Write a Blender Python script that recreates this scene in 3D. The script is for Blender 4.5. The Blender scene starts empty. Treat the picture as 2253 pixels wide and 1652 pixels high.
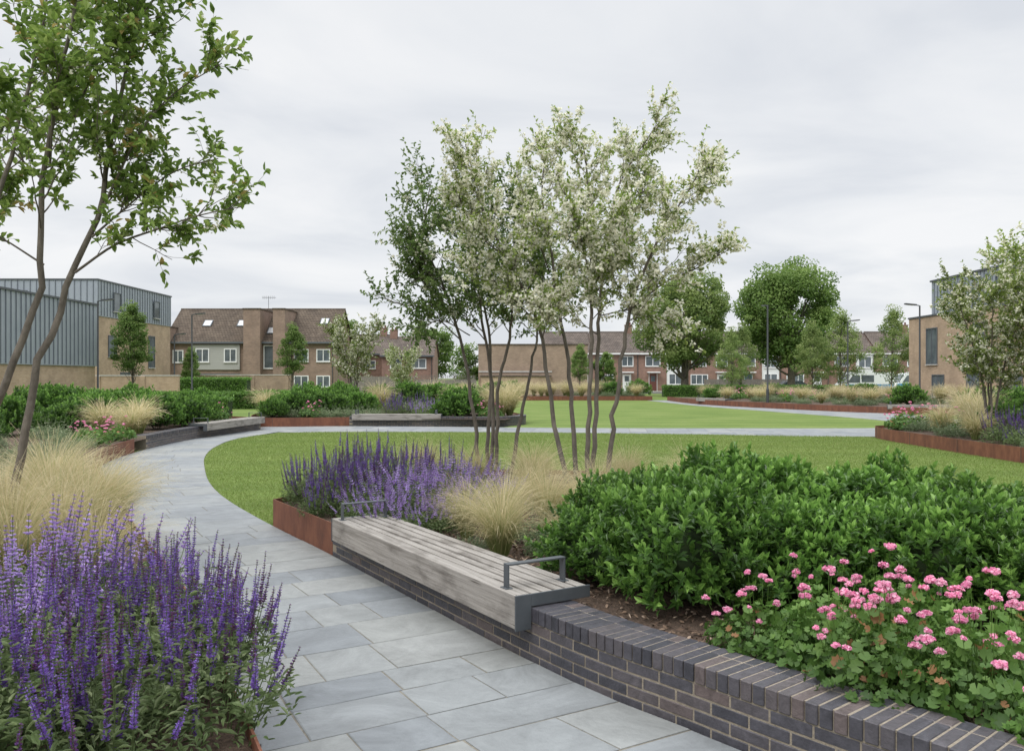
import bpy, math, random
import numpy as np
from mathutils import Vector
random.seed(5)
scene=bpy.context.scene
COL=scene.collection
# ------------------------------------------------------------------ mesh builder
class MB:
    def __init__(s): s.v=[];s.f=[];s.t=[];s.n=0
    def add(s,verts,faces,mat=0,tint=0.5,smooth=False):
        verts=np.asarray(verts,dtype=np.float64).reshape(-1,3)
        faces=np.asarray(faces,dtype=np.int64)
        if faces.ndim==1: faces=faces[None,:]
        s.v.append(verts); s.f.append((faces+s.n,mat,smooth))
        t=np.full(len(verts),0.0)+tint
        s.t.append(t); s.n+=len(verts)
    def mesh(s,name,mats):
        me=bpy.data.meshes.new(name)
        V=np.concatenate(s.v).astype(np.float32)
        me.vertices.add(len(V)); me.vertices.foreach_set("co",V.ravel())
        li=np.concatenate([f.ravel() for f,_,_ in s.f]).astype(np.int32)
        cnt=np.concatenate([np.full(len(f),f.shape[1]) for f,_,_ in s.f])
        mi=np.concatenate([np.full(len(f),m) for f,m,_ in s.f]).astype(np.int32)
        sm=np.concatenate([np.full(len(f),q) for f,_,q in s.f]).astype(bool)
        st=np.concatenate([[0],np.cumsum(cnt)[:-1]]).astype(np.int32)
        me.loops.add(len(li)); me.loops.foreach_set("vertex_index",li)
        me.polygons.add(len(cnt)); me.polygons.foreach_set("loop_start",st)
        me.polygons.foreach_set("material_index",mi)
        me.polygons.foreach_set("use_smooth",sm)
        for m in mats: me.materials.append(m)
        a=me.attributes.new("tint",'FLOAT','POINT')
        a.data.foreach_set("value",np.concatenate(s.t).astype(np.float32))
        me.update(calc_edges=True)
        return me
def nrm(a):
    a=np.asarray(a,float); return a/(np.linalg.norm(a,axis=-1,keepdims=True)+1e-9)
BOXF=np.array([[0,3,2,1],[4,5,6,7],[0,1,5,4],[1,2,6,5],[2,3,7,6],[3,0,4,7]])
def obox(mb,c,ux,uy,uz,mat=0,tint=.5):
    c,ux,uy,uz=[np.asarray(q,float) for q in (c,ux,uy,uz)]
    v=[c-ux-uy-uz,c+ux-uy-uz,c+ux+uy-uz,c-ux+uy-uz,c-ux-uy+uz,c+ux-uy+uz,c+ux+uy+uz,c-ux+uy+uz]
    mb.add(v,BOXF,mat,tint)
def box(mb,x0,x1,y0,y1,z0,z1,mat=0,tint=.5):
    obox(mb,((x0+x1)/2,(y0+y1)/2,(z0+z1)/2),((x1-x0)/2,0,0),(0,(y1-y0)/2,0),(0,0,(z1-z0)/2),mat,tint)
def tube(mb,pts,rad,sides=6,mat=0,tint=.5,smooth=True,cap=False):
    P=np.asarray(pts,float); n=len(P)
    r=np.full(n,0.0)+rad
    T=nrm(np.gradient(P,axis=0))
    ref=np.array([0.3,0.9,0.1]); 
    if abs(np.dot(nrm(ref),T[0]))>.9: ref=np.array([1,0,0.])
    A=nrm(np.cross(T,ref)); B=np.cross(T,A)
    an=np.linspace(0,2*math.pi,sides,endpoint=False)
    V=P[:,None,:]+r[:,None,None]*(np.cos(an)[None,:,None]*A[:,None,:]+np.sin(an)[None,:,None]*B[:,None,:])
    i=np.arange(n-1)[:,None]*sides; j=np.arange(sides)[None,:]; k=(j+1)%sides
    F=np.stack([i+j,i+k,i+sides+k,i+sides+j],-1).reshape(-1,4)
    mb.add(V.reshape(-1,3),F,mat,tint,smooth)
    if cap:
        mb.add(V[0],np.arange(sides)[None,::-1],mat,tint); mb.add(V[-1],np.arange(sides)[None,:],mat,tint)
def leaves(mb,c,d,n,L,W,mat=0,tint=.5,fold=.22,droop=.15):
    c=np.asarray(c,float); k=len(c)
    if k==0: return
    d=nrm(d); s=nrm(np.cross(d,n)); n=np.cross(s,d)
    L=(np.zeros(k)+L)[:,None]; W=(np.zeros(k)+W)[:,None]
    v=np.stack([c, c+d*.33*L+s*.5*W+n*fold*W, c+d*.7*L+s*.38*W+n*fold*W*.6, c+d*L-n*droop*L,
                c+d*.7*L-s*.38*W+n*fold*W*.6, c+d*.33*L-s*.5*W+n*fold*W],1)
    b=(np.arange(k)*6)[:,None]
    F=np.stack([b+np.array([[0,1,2,3]]),b+np.array([[0,3,4,5]])],1).reshape(-1,4)
    t=np.repeat(np.zeros(k)+tint,6)
    mb.add(v.reshape(-1,3),F,mat,t,False)
def rnd(rng,k): return nrm(rng.normal(0,1,(k,3)))
def smooth(pts,n):
    P=np.asarray(pts,float); 
    if P.shape[1]==2: P=np.c_[P,np.zeros(len(P))]
    d=np.r_[0,np.cumsum(np.linalg.norm(np.diff(P,axis=0),axis=1))]
    Q=np.vstack([2*P[0]-P[1],P,2*P[-1]-P[-2]])
    out=[]
    for s in np.linspace(0,d[-1],n):
        i=min(max(np.searchsorted(d,s,side='right')-1,0),len(P)-2); u=(s-d[i])/(d[i+1]-d[i])
        p0,p1,p2,p3=Q[i],Q[i+1],Q[i+2],Q[i+3]
        out.append(.5*((2*p1)+(-p0+p2)*u+(2*p0-5*p1+4*p2-p3)*u*u+(-p0+3*p1-3*p2+p3)*u**3))
    return np.array(out)
def inpoly(pts,poly):
    x,y=pts[:,0],pts[:,1]; r=np.zeros(len(x),bool); n=len(poly)
    for i in range(n):
        x0,y0=poly[i][:2]; x1,y1=poly[(i+1)%n][:2]
        c=((y0>y)!=(y1>y)); xi=(x1-x0)*(y-y0)/(y1-y0+1e-12)+x0
        r^=c&(x<xi)
    return r
# ------------------------------------------------------------------ materials
def nm(name):
    m=bpy.data.materials.new(name); m.use_nodes=True
    nt=m.node_tree; bs=nt.nodes["Principled BSDF"]; return m,nt,bs
def node(nt,t,**k):
    n=nt.nodes.new(t)
    for a,b in k.items():
        if a.startswith("i_"): n.inputs[a[2:].replace("_"," ")].default_value=b
        else: setattr(n,a,b)
    return n
def ramp(nt,src,stops):
    r=nt.nodes.new("ShaderNodeValToRGB"); e=r.color_ramp.elements
    while len(e)<len(stops): e.new(.5)
    for i,(p,c) in enumerate(stops): e[i].position=p; e[i].color=(*c,1)
    nt.links.new(src,r.inputs[0]); return r.outputs[0]
def foliage(name,stops,trans=.3,rough=.5,spec=.35,obvar=.25):
    m,nt,bs=nm(name); L=nt.links
    at=node(nt,"ShaderNodeAttribute",attribute_name="tint")
    col=ramp(nt,at.outputs["Fac"],stops)
    oi=node(nt,"ShaderNodeObjectInfo")
    mr=node(nt,"ShaderNodeMapRange"); mr.inputs[3].default_value=1-obvar; mr.inputs[4].default_value=1+obvar
    L.new(oi.outputs["Random"],mr.inputs[0])
    hs=node(nt,"ShaderNodeHueSaturation"); L.new(col,hs.inputs["Color"]); L.new(mr.outputs[0],hs.inputs["Value"])
    L.new(hs.outputs[0],bs.inputs["Base Color"]); bs.inputs["Roughness"].default_value=rough
    bs.inputs["Specular IOR Level"].default_value=spec
    tr=node(nt,"ShaderNodeBsdfTranslucent"); L.new(hs.outputs[0],tr.inputs[0])
    mx=node(nt,"ShaderNodeMixShader"); mx.inputs[0].default_value=trans
    L.new(bs.outputs[0],mx.inputs[1]); L.new(tr.outputs[0],mx.inputs[2])
    L.new(mx.outputs[0],nt.nodes["Material Output"].inputs[0]); return m
def simple(name,c1,c2=None,scale=5,rough=.6,metal=0,bump=0,bscale=40,stretch=(1,1,1),detail=6):
    m,nt,bs=nm(name); L=nt.links
    tc=node(nt,"ShaderNodeTexCoord"); mp=node(nt,"ShaderNodeMapping"); mp.inputs["Scale"].default_value=stretch
    L.new(tc.outputs["Object"],mp.inputs[0])
    if c2 is not None:
        no=node(nt,"ShaderNodeTexNoise",i_Scale=scale,i_Detail=detail,i_Roughness=.65); L.new(mp.outputs[0],no.inputs["Vector"])
        L.new(ramp(nt,no.outputs[0],[(.3,c1),(.7,c2)]),bs.inputs["Base Color"])
    else: bs.inputs["Base Color"].default_value=(*c1,1)
    bs.inputs["Roughness"].default_value=rough; bs.inputs["Metallic"].default_value=metal
    if bump:
        n2=node(nt,"ShaderNodeTexNoise",i_Scale=bscale,i_Detail=5); L.new(mp.outputs[0],n2.inputs["Vector"])
        b=node(nt,"ShaderNodeBump",i_Strength=bump,i_Distance=.02); L.new(n2.outputs[0],b.inputs["Height"]); L.new(b.outputs[0],bs.inputs["Normal"])
    return m
def brickmat(name,c1,c2,mort):
    m,nt,bs=nm(name); L=nt.links
    tc=node(nt,"ShaderNodeTexCoord"); sp=node(nt,"ShaderNodeSeparateXYZ"); L.new(tc.outputs["Object"],sp.inputs[0])
    ad=node(nt,"ShaderNodeMath",operation='ADD'); L.new(sp.outputs[0],ad.inputs[0]); L.new(sp.outputs[1],ad.inputs[1])
    cb=node(nt,"ShaderNodeCombineXYZ"); L.new(ad.outputs[0],cb.inputs[0]); L.new(sp.outputs[2],cb.inputs[1])
    br=node(nt,"ShaderNodeTexBrick",i_Scale=1.0); br.inputs["Brick Width"].default_value=.225; br.inputs["Row Height"].default_value=.075
    br.inputs["Mortar Size"].default_value=.006; br.inputs["Color1"].default_value=(*c1,1); br.inputs["Color2"].default_value=(*c2,1); br.inputs["Mortar"].default_value=(*mort,1)
    L.new(cb.outputs[0],br.inputs["Vector"])
    no=node(nt,"ShaderNodeTexNoise",i_Scale=.9,i_Detail=8,i_Roughness=.7); L.new(tc.outputs["Object"],no.inputs["Vector"])
    mx=node(nt,"ShaderNodeMixRGB",blend_type='MULTIPLY'); mx.inputs[0].default_value=.9
    L.new(br.outputs[0],mx.inputs[1]); L.new(ramp(nt,no.outputs[0],[(.28,(.62,.6,.58)),(.72,(1.18,1.15,1.12))]),mx.inputs[2])
    L.new(mx.outputs[0],bs.inputs["Base Color"]); bs.inputs["Roughness"].default_value=.85
    return m
def tintmat(name,stops,rough=.6,nscale=8,amt=.35,bump=.2,bscale=30,spec=.4,stretch=(1,1,1)):
    m,nt,bs=nm(name); L=nt.links
    at=node(nt,"ShaderNodeAttribute",attribute_name="tint"); col=ramp(nt,at.outputs["Fac"],stops)
    tc=node(nt,"ShaderNodeTexCoord"); mp=node(nt,"ShaderNodeMapping"); mp.inputs["Scale"].default_value=stretch; L.new(tc.outputs["Object"],mp.inputs[0])
    cbx=node(nt,"ShaderNodeMath",operation='MULTIPLY'); cbx.inputs[1].default_value=53; L.new(at.outputs["Fac"],cbx.inputs[0])
    va=node(nt,"ShaderNodeVectorMath",operation='ADD'); L.new(mp.outputs[0],va.inputs[0]); L.new(cbx.outputs[0],va.inputs[1])
    no=node(nt,"ShaderNodeTexNoise",i_Scale=nscale,i_Detail=12,i_Roughness=.75,i_Distortion=.8); L.new(va.outputs[0],no.inputs["Vector"])
    mx=node(nt,"ShaderNodeMixRGB",blend_type='MULTIPLY'); mx.inputs[0].default_value=1
    L.new(col,mx.inputs[1]); L.new(ramp(nt,no.outputs[0],[(.3,(1-amt,)*3),(.7,(1+amt,)*3)]),mx.inputs[2])
    L.new(mx.outputs[0],bs.inputs["Base Color"]); bs.inputs["Roughness"].default_value=rough; bs.inputs["Specular IOR Level"].default_value=spec
    n2=node(nt,"ShaderNodeTexNoise",i_Scale=bscale,i_Detail=8,i_Roughness=.6); L.new(va.outputs[0],n2.inputs["Vector"])
    b=node(nt,"ShaderNodeBump",i_Strength=bump,i_Distance=.02); L.new(n2.outputs[0],b.inputs["Height"]); L.new(b.outputs[0],bs.inputs["Normal"])
    return m
M={}
M['slab']=tintmat("slate_paving",[(0,(.165,.18,.193)),(.3,(.198,.212,.222)),(.6,(.222,.234,.236)),(.8,(.238,.246,.238)),(1,(.265,.272,.27))],rough=.6,nscale=2.2,amt=.27,bump=.8,bscale=6)
M['joint']=simple("sandy_joint",(.13,.12,.10),(.24,.22,.18),scale=30,rough=.95)
M['dbrick']=tintmat("dark_engineering_brick",[(0,(.045,.045,.055)),(.5,(.068,.065,.076)),(.85,(.092,.081,.086)),(1,(.12,.092,.086))],rough=.42,nscale=14,amt=.4,bump=.3,bscale=60)
M['mortar']=simple("sand_mortar",(.20,.17,.13),(.31,.265,.205),scale=25,rough=.95,bump=.4,bscale=120)
M['soil']=simple("bark_mulch",(.045,.03,.02),(.13,.085,.06),scale=45,rough=.95,bump=1.0,bscale=60)
M['chip']=tintmat("bark_chip",[(0,(.06,.036,.025)),(.6,(.18,.12,.08)),(1,(.40,.31,.24))],rough=.9)
M['grey']=simple("dark_grey_steel",(.075,.085,.095),(.10,.11,.12),scale=6,rough=.45,metal=.2)
M['pole']=simple("charcoal_pole_paint",(.05,.055,.06),rough=.5)
M['lampglass']=simple("lamp_diffuser",(.55,.57,.58),rough=.3)
M['ylbrick']=brickmat("buff_brick",(.40,.29,.195),(.47,.35,.245),(.46,.40,.33))
M['rdbrick']=brickmat("red_brown_brick",(.22,.13,.10),(.285,.165,.13),(.32,.26,.22))
M['brbrick']=brickmat("brown_brick",(.235,.165,.13),(.30,.21,.165),(.34,.29,.24))
M['orbrick']=brickmat("orange_brick",(.29,.21,.155),(.36,.265,.20),(.42,.36,.30))
M['zinc']=simple("standing_seam_zinc",(.29,.325,.37),(.35,.385,.43),scale=.8,rough=.5,metal=.15)
M['glass']=simple("window_glass",(.05,.065,.075),(.18,.21,.23),scale=.7,rough=.08)
M['white']=simple("white_window_frame",(.78,.79,.79),rough=.5)
M['dkframe']=simple("dark_window_frame",(.10,.115,.13),rough=.5)
M['panel']=simple("pale_cladding",(.62,.64,.63),(.70,.72,.70),scale=2,rough=.7)
M['clad']=simple("grey_board_cladding",(.33,.33,.31),(.40,.40,.38),scale=.6,stretch=(1,1,14),rough=.8)
M['fence']=simple("weathered_fence_board",(.16,.14,.125),(.26,.24,.215),scale=2,stretch=(9,9,.7),rough=.9)
M['door']=simple("painted_door",(.14,.05,.04),rough=.5)
M['bluedoor']=simple("blue_garage_door",(.06,.13,.2),rough=.5)
M['conc']=simple("pale_stone",(.45,.44,.42),(.54,.53,.5),scale=3,rough=.9)
M['asphalt']=simple("asphalt",(.06,.06,.062),(.09,.09,.092),scale=3,rough=.9)
M['tyre']=simple("tyre_rubber",(.02,.02,.02),rough=.8)
M['carwhite']=simple("white_car_paint",(.76,.78,.80),rough=.25)
M['carblue']=simple("blue_car_paint",(.05,.25,.48),rough=.25)
M['cargrey']=simple("grey_car_paint",(.12,.13,.15),rough=.25)
M['seam']=simple("zinc_seam",(.18,.20,.23),rough=.5,metal=.2)
def roofmat(name,c1,c2):
    m,nt,bs=nm(name); L=nt.links
    tc=node(nt,"ShaderNodeTexCoord"); sp=node(nt,"ShaderNodeSeparateXYZ"); L.new(tc.outputs["Object"],sp.inputs[0])
    cb=node(nt,"ShaderNodeCombineXYZ"); L.new(sp.outputs[0],cb.inputs[0]); L.new(sp.outputs[2],cb.inputs[1])
    br=node(nt,"ShaderNodeTexBrick",i_Scale=1.0); br.inputs["Brick Width"].default_value=.3; br.inputs["Row Height"].default_value=.2
    br.inputs["Mortar Size"].default_value=.02; br.inputs["Color1"].default_value=(*c1,1); br.inputs["Color2"].default_value=(*c2,1); br.inputs["Mortar"].default_value=(*[q*.45 for q in c1],1)
    L.new(cb.outputs[0],br.inputs["Vector"])
    no=node(nt,"ShaderNodeTexNoise",i_Scale=.8,i_Detail=8,i_Roughness=.7); L.new(tc.outputs["Object"],no.inputs["Vector"])
    mx=node(nt,"ShaderNodeMixRGB",blend_type='MULTIPLY'); mx.inputs[0].default_value=.9
    L.new(br.outputs[0],mx.inputs[1]); L.new(ramp(nt,no.outputs[0],[(.25,(.55,.55,.55)),(.75,(1.35,1.3,1.2))]),mx.inputs[2])
    L.new(mx.outputs[0],bs.inputs["Base Color"]); bs.inputs["Roughness"].default_value=.95; bs.inputs["Specular IOR Level"].default_value=.15
    return m
M['tile']=roofmat("brown_roof_tile",(.105,.085,.07),(.14,.115,.095))
M['tile2']=roofmat("grey_brown_roof_tile",(.13,.11,.10),(.165,.14,.13))
def cortenmat():
    m,nt,bs=nm("corten_steel"); L=nt.links
    tc=node(nt,"ShaderNodeTexCoord")
    mp=node(nt,"ShaderNodeMapping"); mp.inputs["Scale"].default_value=(1,1,.35); L.new(tc.outputs["Object"],mp.inputs[0])
    n1=node(nt,"ShaderNodeTexNoise",i_Scale=5,i_Detail=10,i_Roughness=.75); L.new(mp.outputs[0],n1.inputs["Vector"])
    c=ramp(nt,n1.outputs[0],[(.28,(.085,.036,.025)),(.5,(.17,.066,.038)),(.72,(.26,.108,.06))]); L.new(c,bs.inputs["Base Color"])
    bs.inputs["Roughness"].default_value=.8; bs.inputs["Metallic"].default_value=.1
    n2=node(nt,"ShaderNodeTexNoise",i_Scale=60,i_Detail=6); L.new(tc.outputs["Object"],n2.inputs["Vector"])
    b=node(nt,"ShaderNodeBump",i_Strength=.25,i_Distance=.01); L.new(n2.outputs[0],b.inputs["Height"]); L.new(b.outputs[0],bs.inputs["Normal"])
    return m
M['corten']=cortenmat()
def woodmat(name,c1,c2,c3):
    m,nt,bs=nm(name); L=nt.links
    tc=node(nt,"ShaderNodeTexCoord"); at=node(nt,"ShaderNodeAttribute",attribute_name="tint")
    cb=node(nt,"ShaderNodeCombineXYZ"); 
    mu=node(nt,"ShaderNodeMath",operation='MULTIPLY'); mu.inputs[1].default_value=37; L.new(at.outputs["Fac"],mu.inputs[0]); L.new(mu.outputs[0],cb.inputs[0])
    va=node(nt,"ShaderNodeVectorMath",operation='ADD'); L.new(tc.outputs["Object"],va.inputs[0]); L.new(cb.outputs[0],va.inputs[1])
    mp=node(nt,"ShaderNodeMapping"); mp.inputs["Scale"].default_value=(.6,16,16); L.new(va.outputs[0],mp.inputs[0])
    n1=node(nt,"ShaderNodeTexNoise",i_Scale=2.2,i_Detail=10,i_Roughness=.7,i_Distortion=.3); L.new(mp.outputs[0],n1.inputs["Vector"])
    c=ramp(nt,n1.outputs[0],[(.25,c1),(.5,c2),(.75,c3)])
    mp2=node(nt,"ShaderNodeMapping"); mp2.inputs["Scale"].default_value=(1.2,3,3); L.new(va.outputs[0],mp2.inputs[0])
    n3=node(nt,"ShaderNodeTexNoise",i_Scale=2,i_Detail=6,i_Roughness=.6); L.new(mp2.outputs[0],n3.inputs["Vector"])
    mx=node(nt,"ShaderNodeMixRGB",blend_type='MULTIPLY'); mx.inputs[0].default_value=1
    L.new(c,mx.inputs[1]); L.new(ramp(nt,n3.outputs[0],[(.32,(.55,.53,.51)),(.5,(1.05,1.04,1.02))]),mx.inputs[2])
    mp3=node(nt,"ShaderNodeMapping"); mp3.inputs["Scale"].default_value=(.7,30,30); L.new(va.outputs[0],mp3.inputs[0])
    n4=node(nt,"ShaderNodeTexNoise",i_Scale=1.6,i_Detail=3); L.new(mp3.outputs[0],n4.inputs["Vector"])
    ck=ramp(nt,n4.outputs[0],[(.31,(.2,.18,.16)),(.35,(1,1,1))])
    m2=node(nt,"ShaderNodeMixRGB",blend_type='MULTIPLY'); m2.inputs[0].default_value=1; L.new(mx.outputs[0],m2.inputs[1]); L.new(ck,m2.inputs[2])
    L.new(m2.outputs[0],bs.inputs["Base Color"]); bs.inputs["Roughness"].default_value=.85; bs.inputs["Specular IOR Level"].default_value=.2
    b=node(nt,"ShaderNodeBump",i_Strength=.6,i_Distance=.01); L.new(n1.outputs[0],b.inputs["Height"]); L.new(b.outputs[0],bs.inputs["Normal"])
    return m
M['wood']=woodmat("weathered_bench_timber",(.165,.15,.135),(.285,.268,.25),(.40,.378,.355))
def grassmat(name,a,b_,c_):
    m,nt,bs=nm(name); L=nt.links
    tc=node(nt,"ShaderNodeTexCoord")
    n1=node(nt,"ShaderNodeTexNoise",i_Scale=.35,i_Detail=6,i_Roughness=.6); L.new(tc.outputs["Object"],n1.inputs["Vector"])
    n2=node(nt,"ShaderNodeTexNoise",i_Scale=9,i_Detail=8,i_Roughness=.8); L.new(tc.outputs["Object"],n2.inputs["Vector"])
    c=ramp(nt,n1.outputs[0],[(.3,a),(.52,b_),(.72,c_)])
    mx=node(nt,"ShaderNodeMixRGB",blend_type='MULTIPLY'); mx.inputs[0].default_value=1
    L.new(c,mx.inputs[1]); L.new(ramp(nt,n2.outputs[0],[(.3,(.72,.76,.72)),(.7,(1.2,1.18,1.15))]),mx.inputs[2])
    wv=node(nt,"ShaderNodeTexWave",i_Scale=.16,i_Distortion=.6); wv.bands_direction='Y'; L.new(tc.outputs["Object"],wv.inputs["Vector"])
    m2=node(nt,"ShaderNodeMixRGB",blend_type='MULTIPLY'); m2.inputs[0].default_value=1; L.new(mx.outputs[0],m2.inputs[1])
    L.new(ramp(nt,wv.outputs["Color"],[(.35,(.90,.92,.9)),(.65,(1.05,1.05,1.03))]),m2.inputs[2])
    L.new(m2.outputs[0],bs.inputs["Base Color"]); bs.inputs["Roughness"].default_value=.9; bs.inputs["Specular IOR Level"].default_value=.1
    bp=node(nt,"ShaderNodeBump",i_Strength=.5,i_Distance=.03); L.new(n2.outputs[0],bp.inputs["Height"]); L.new(bp.outputs[0],bs.inputs["Normal"])
    return m
M['lawn']=grassmat("mown_lawn",(.115,.168,.045),(.145,.198,.056),(.18,.222,.075))
M['blade']=foliage("grass_blade",[(0,(.15,.22,.05)),(.6,(.225,.30,.08)),(1,(.33,.35,.16))],trans=.45,rough=.6,spec=.15,obvar=0)
M['bark']=simple("grey_brown_bark",(.085,.072,.06),(.20,.172,.142),scale=11,rough=.9,bump=.8,bscale=26,stretch=(1,1,.4))
M['leafA']=foliage("apple_leaf",[(0,(.12,.20,.045)),(.6,(.24,.35,.08)),(.93,(.35,.44,.13)),(1,(.42,.33,.12))],trans=.55)
M['leafB']=foliage("amelanchier_leaf",[(0,(.14,.21,.05)),(.6,(.28,.36,.095)),(1,(.42,.48,.17))],trans=.52)
M['leafC']=foliage("fresh_green_leaf",[(0,(.12,.21,.055)),(.6,(.23,.34,.10)),(1,(.35,.43,.18))],trans=.52)
M['petal']=foliage("cream_blossom",[(0,(.82,.79,.64)),(1,(.94,.93,.85))],trans=.45,rough=.7,obvar=.0)
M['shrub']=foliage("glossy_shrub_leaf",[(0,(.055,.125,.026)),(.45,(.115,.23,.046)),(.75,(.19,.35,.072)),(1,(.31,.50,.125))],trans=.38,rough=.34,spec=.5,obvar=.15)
M['core']=simple("inner_shade_core",(.02,.04,.014),(.045,.07,.025),scale=20,rough=1)  # solid filler core; inner shade put into its dark colour, stops see-through
M['salf']=foliage("sage_leaf",[(0,(.10,.155,.06)),(.6,(.18,.245,.10)),(1,(.28,.33,.17))],trans=.4)
M['salv']=foliage("violet_floret",[(0,(.17,.07,.14)),(.3,(.18,.09,.30)),(.7,(.28,.17,.56)),(1,(.45,.34,.74))],trans=.4,rough=.7,obvar=.12)
M['lil']=foliage("lilac_floret",[(0,(.38,.24,.55)),(.6,(.58,.44,.80)),(1,(.76,.64,.90))],trans=.4,rough=.7,obvar=.06)
M['pink']=foliage("pink_petal",[(0,(.76,.20,.42)),(.55,(.89,.40,.58)),(1,(.94,.64,.75))],trans=.4,rough=.6,obvar=.1)
M['gerl']=foliage("geranium_leaf",[(0,(.055,.125,.026)),(.6,(.115,.22,.045)),(.95,(.19,.32,.08)),(1,(.38,.20,.09))],trans=.42)
M['stipa']=foliage("feather_grass_straw",[(0,(.22,.29,.09)),(.35,(.40,.40,.19)),(.7,(.64,.54,.32)),(1,(.82,.73,.50))],trans=.5,rough=.8,spec=.1,obvar=.1)
M['grey_f']=foliage("grey_green_leaf",[(0,(.13,.19,.10)),(.6,(.22,.28,.15)),(1,(.34,.38,.25))],trans=.4)
M['far']=foliage("broad_tree_leaf",[(0,(.10,.18,.045)),(.6,(.185,.285,.075)),(1,(.28,.38,.12))],trans=.48,obvar=.1)
M['farL']=foliage("light_tree_leaf",[(0,(.15,.23,.075)),(.6,(.26,.345,.11)),(1,(.37,.44,.18))],trans=.48,obvar=.1)
# ------------------------------------------------------------------ object helpers
def thing(name,label,cat,loc=(0,0,0),rz=0,mesh=None,group=None,kind=None,scale=1):
    o=bpy.data.objects.new(name,mesh); COL.objects.link(o); o.location=loc; o.rotation_euler=(0,0,rz)
    o.scale=(scale,scale,scale) if not hasattr(scale,'__len__') else scale
    if kind: o["kind"]=kind
    o["label"]=label; o["category"]=cat
    if group: o["group"]=group
    if mesh is None: o.empty_display_size=.3
    return o
def part(name,mesh,parent,loc=(0,0,0),rz=0,label=None):
    o=bpy.data.objects.new(name,mesh); COL.objects.link(o); o.parent=parent; o.location=loc; o.rotation_euler=(0,0,rz)
    if label: o["label"]=label
    return o
def bevel(o,w=.004,seg=1):
    b=o.modifiers.new("bevel",'BEVEL'); b.width=w; b.segments=seg; b.limit_method='ANGLE'; return o
# ------------------------------------------------------------------ ground, lawn, paths
g=MB(); g.add([(-900,-60,0),(900,-60,0),(900,1500,0),(-900,1500,0)],[0,1,2,3])
thing("ground","wide flat grassy ground of the park","ground",mesh=g.mesh("ground",[M['lawn']]),kind="structure")
Ledge=[(-.3,1.6),(-.75,2.8),(-1.36,4.06),(-2.35,6),(-3.6,8.1),(-5.2,11),(-7.1,14.3),(-8.4,17.3),(-9.1,21),(-9.2,25),(-8.6,29)]
wallpts=[(-1.80,8.43),(.13,5.27),(.95,4.2),(1.78,3.2),(2.6,2.3),(3.6,1.4)]
Redge=[(3.6,1.4),(2.6,2.3),(1.78,3.2),(.95,4.2),(.13,5.27),(-1.8,8.43),(-2.87,10.1),(-4.17,12.3),(-5.1,14.2),(-5.95,16.3),(-6.9,18.9),(-7.6,21.5),(-8.0,24.3),(-7.7,27.2)]
def sheet(name,poly,z,mat,label,cat):
    m=MB(); m.add([(x,y,z) for x,y in poly],list(range(len(poly))))
    return thing(name,label,cat,mesh=m.mesh(name,[mat]),kind="structure")
lawn1=[tuple(p[:2]) for p in smooth([(-2.87,10.1),(-4.17,12.3),(-5.1,14.2),(-5.95,16.3),(-6.9,18.9),(-7.6,21.5),(-8.0,24.3),(-7.8,26.2),(-7.0,27.3),(-5.5,27.7),(0,27.4),(5,26.6),(10.8,25.4)],70)]+[(10.8,20),(10.8,12),(10,6),(6,3),(3,6),(0,9)]
sheet("lawn",lawn1,.012,M['lawn'],"neatly mown oval lawn beside the slate path","lawn")
LE=[(12.6,29.7),(14.9,31.6),(15.4,35),(14.9,38.5),(13.7,43.8),(11.7,53),(10.5,65.5)]
lawn2=[(-.3,30.2)]+[tuple(p[:2]) for p in smooth([(3,29.75),(8,29.6)]+LE,44)]+[(-3,65.5),(-2,45),(0.4,34)]
sheet("lawn",lawn2,.012,M['lawn'],"mown lawn beyond the crossing path","lawn")
sheet("road",[(-60,94),(90,94),(90,101),(-60,101)],.008,M['asphalt'],"asphalt residential road in front of the terrace","road")
sheet("pavement",[(-60,101.05),(90,101.05),(90,104.5),(-60,104.5)],.10,M['conc'],"pale pavement in front of the terraced houses","pavement")
def raycast(P,N,poly):
    a=poly[:-1]; e=poly[1:]-a; best=np.full(len(P),np.nan)
    for i in range(len(P)):
        w=a-P[i]; den=N[i,0]*e[:,1]-N[i,1]*e[:,0]; den=np.where(abs(den)<1e-9,1e-9,den)
        t=(w[:,0]*e[:,1]-w[:,1]*e[:,0])/den; u=(w[:,0]*N[i,1]-w[:,1]*N[i,0])/den
        ok=(u>=0)&(u<=1)&(t>0)
        if ok.any(): best[i]=t[ok].min()
    return best
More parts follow.
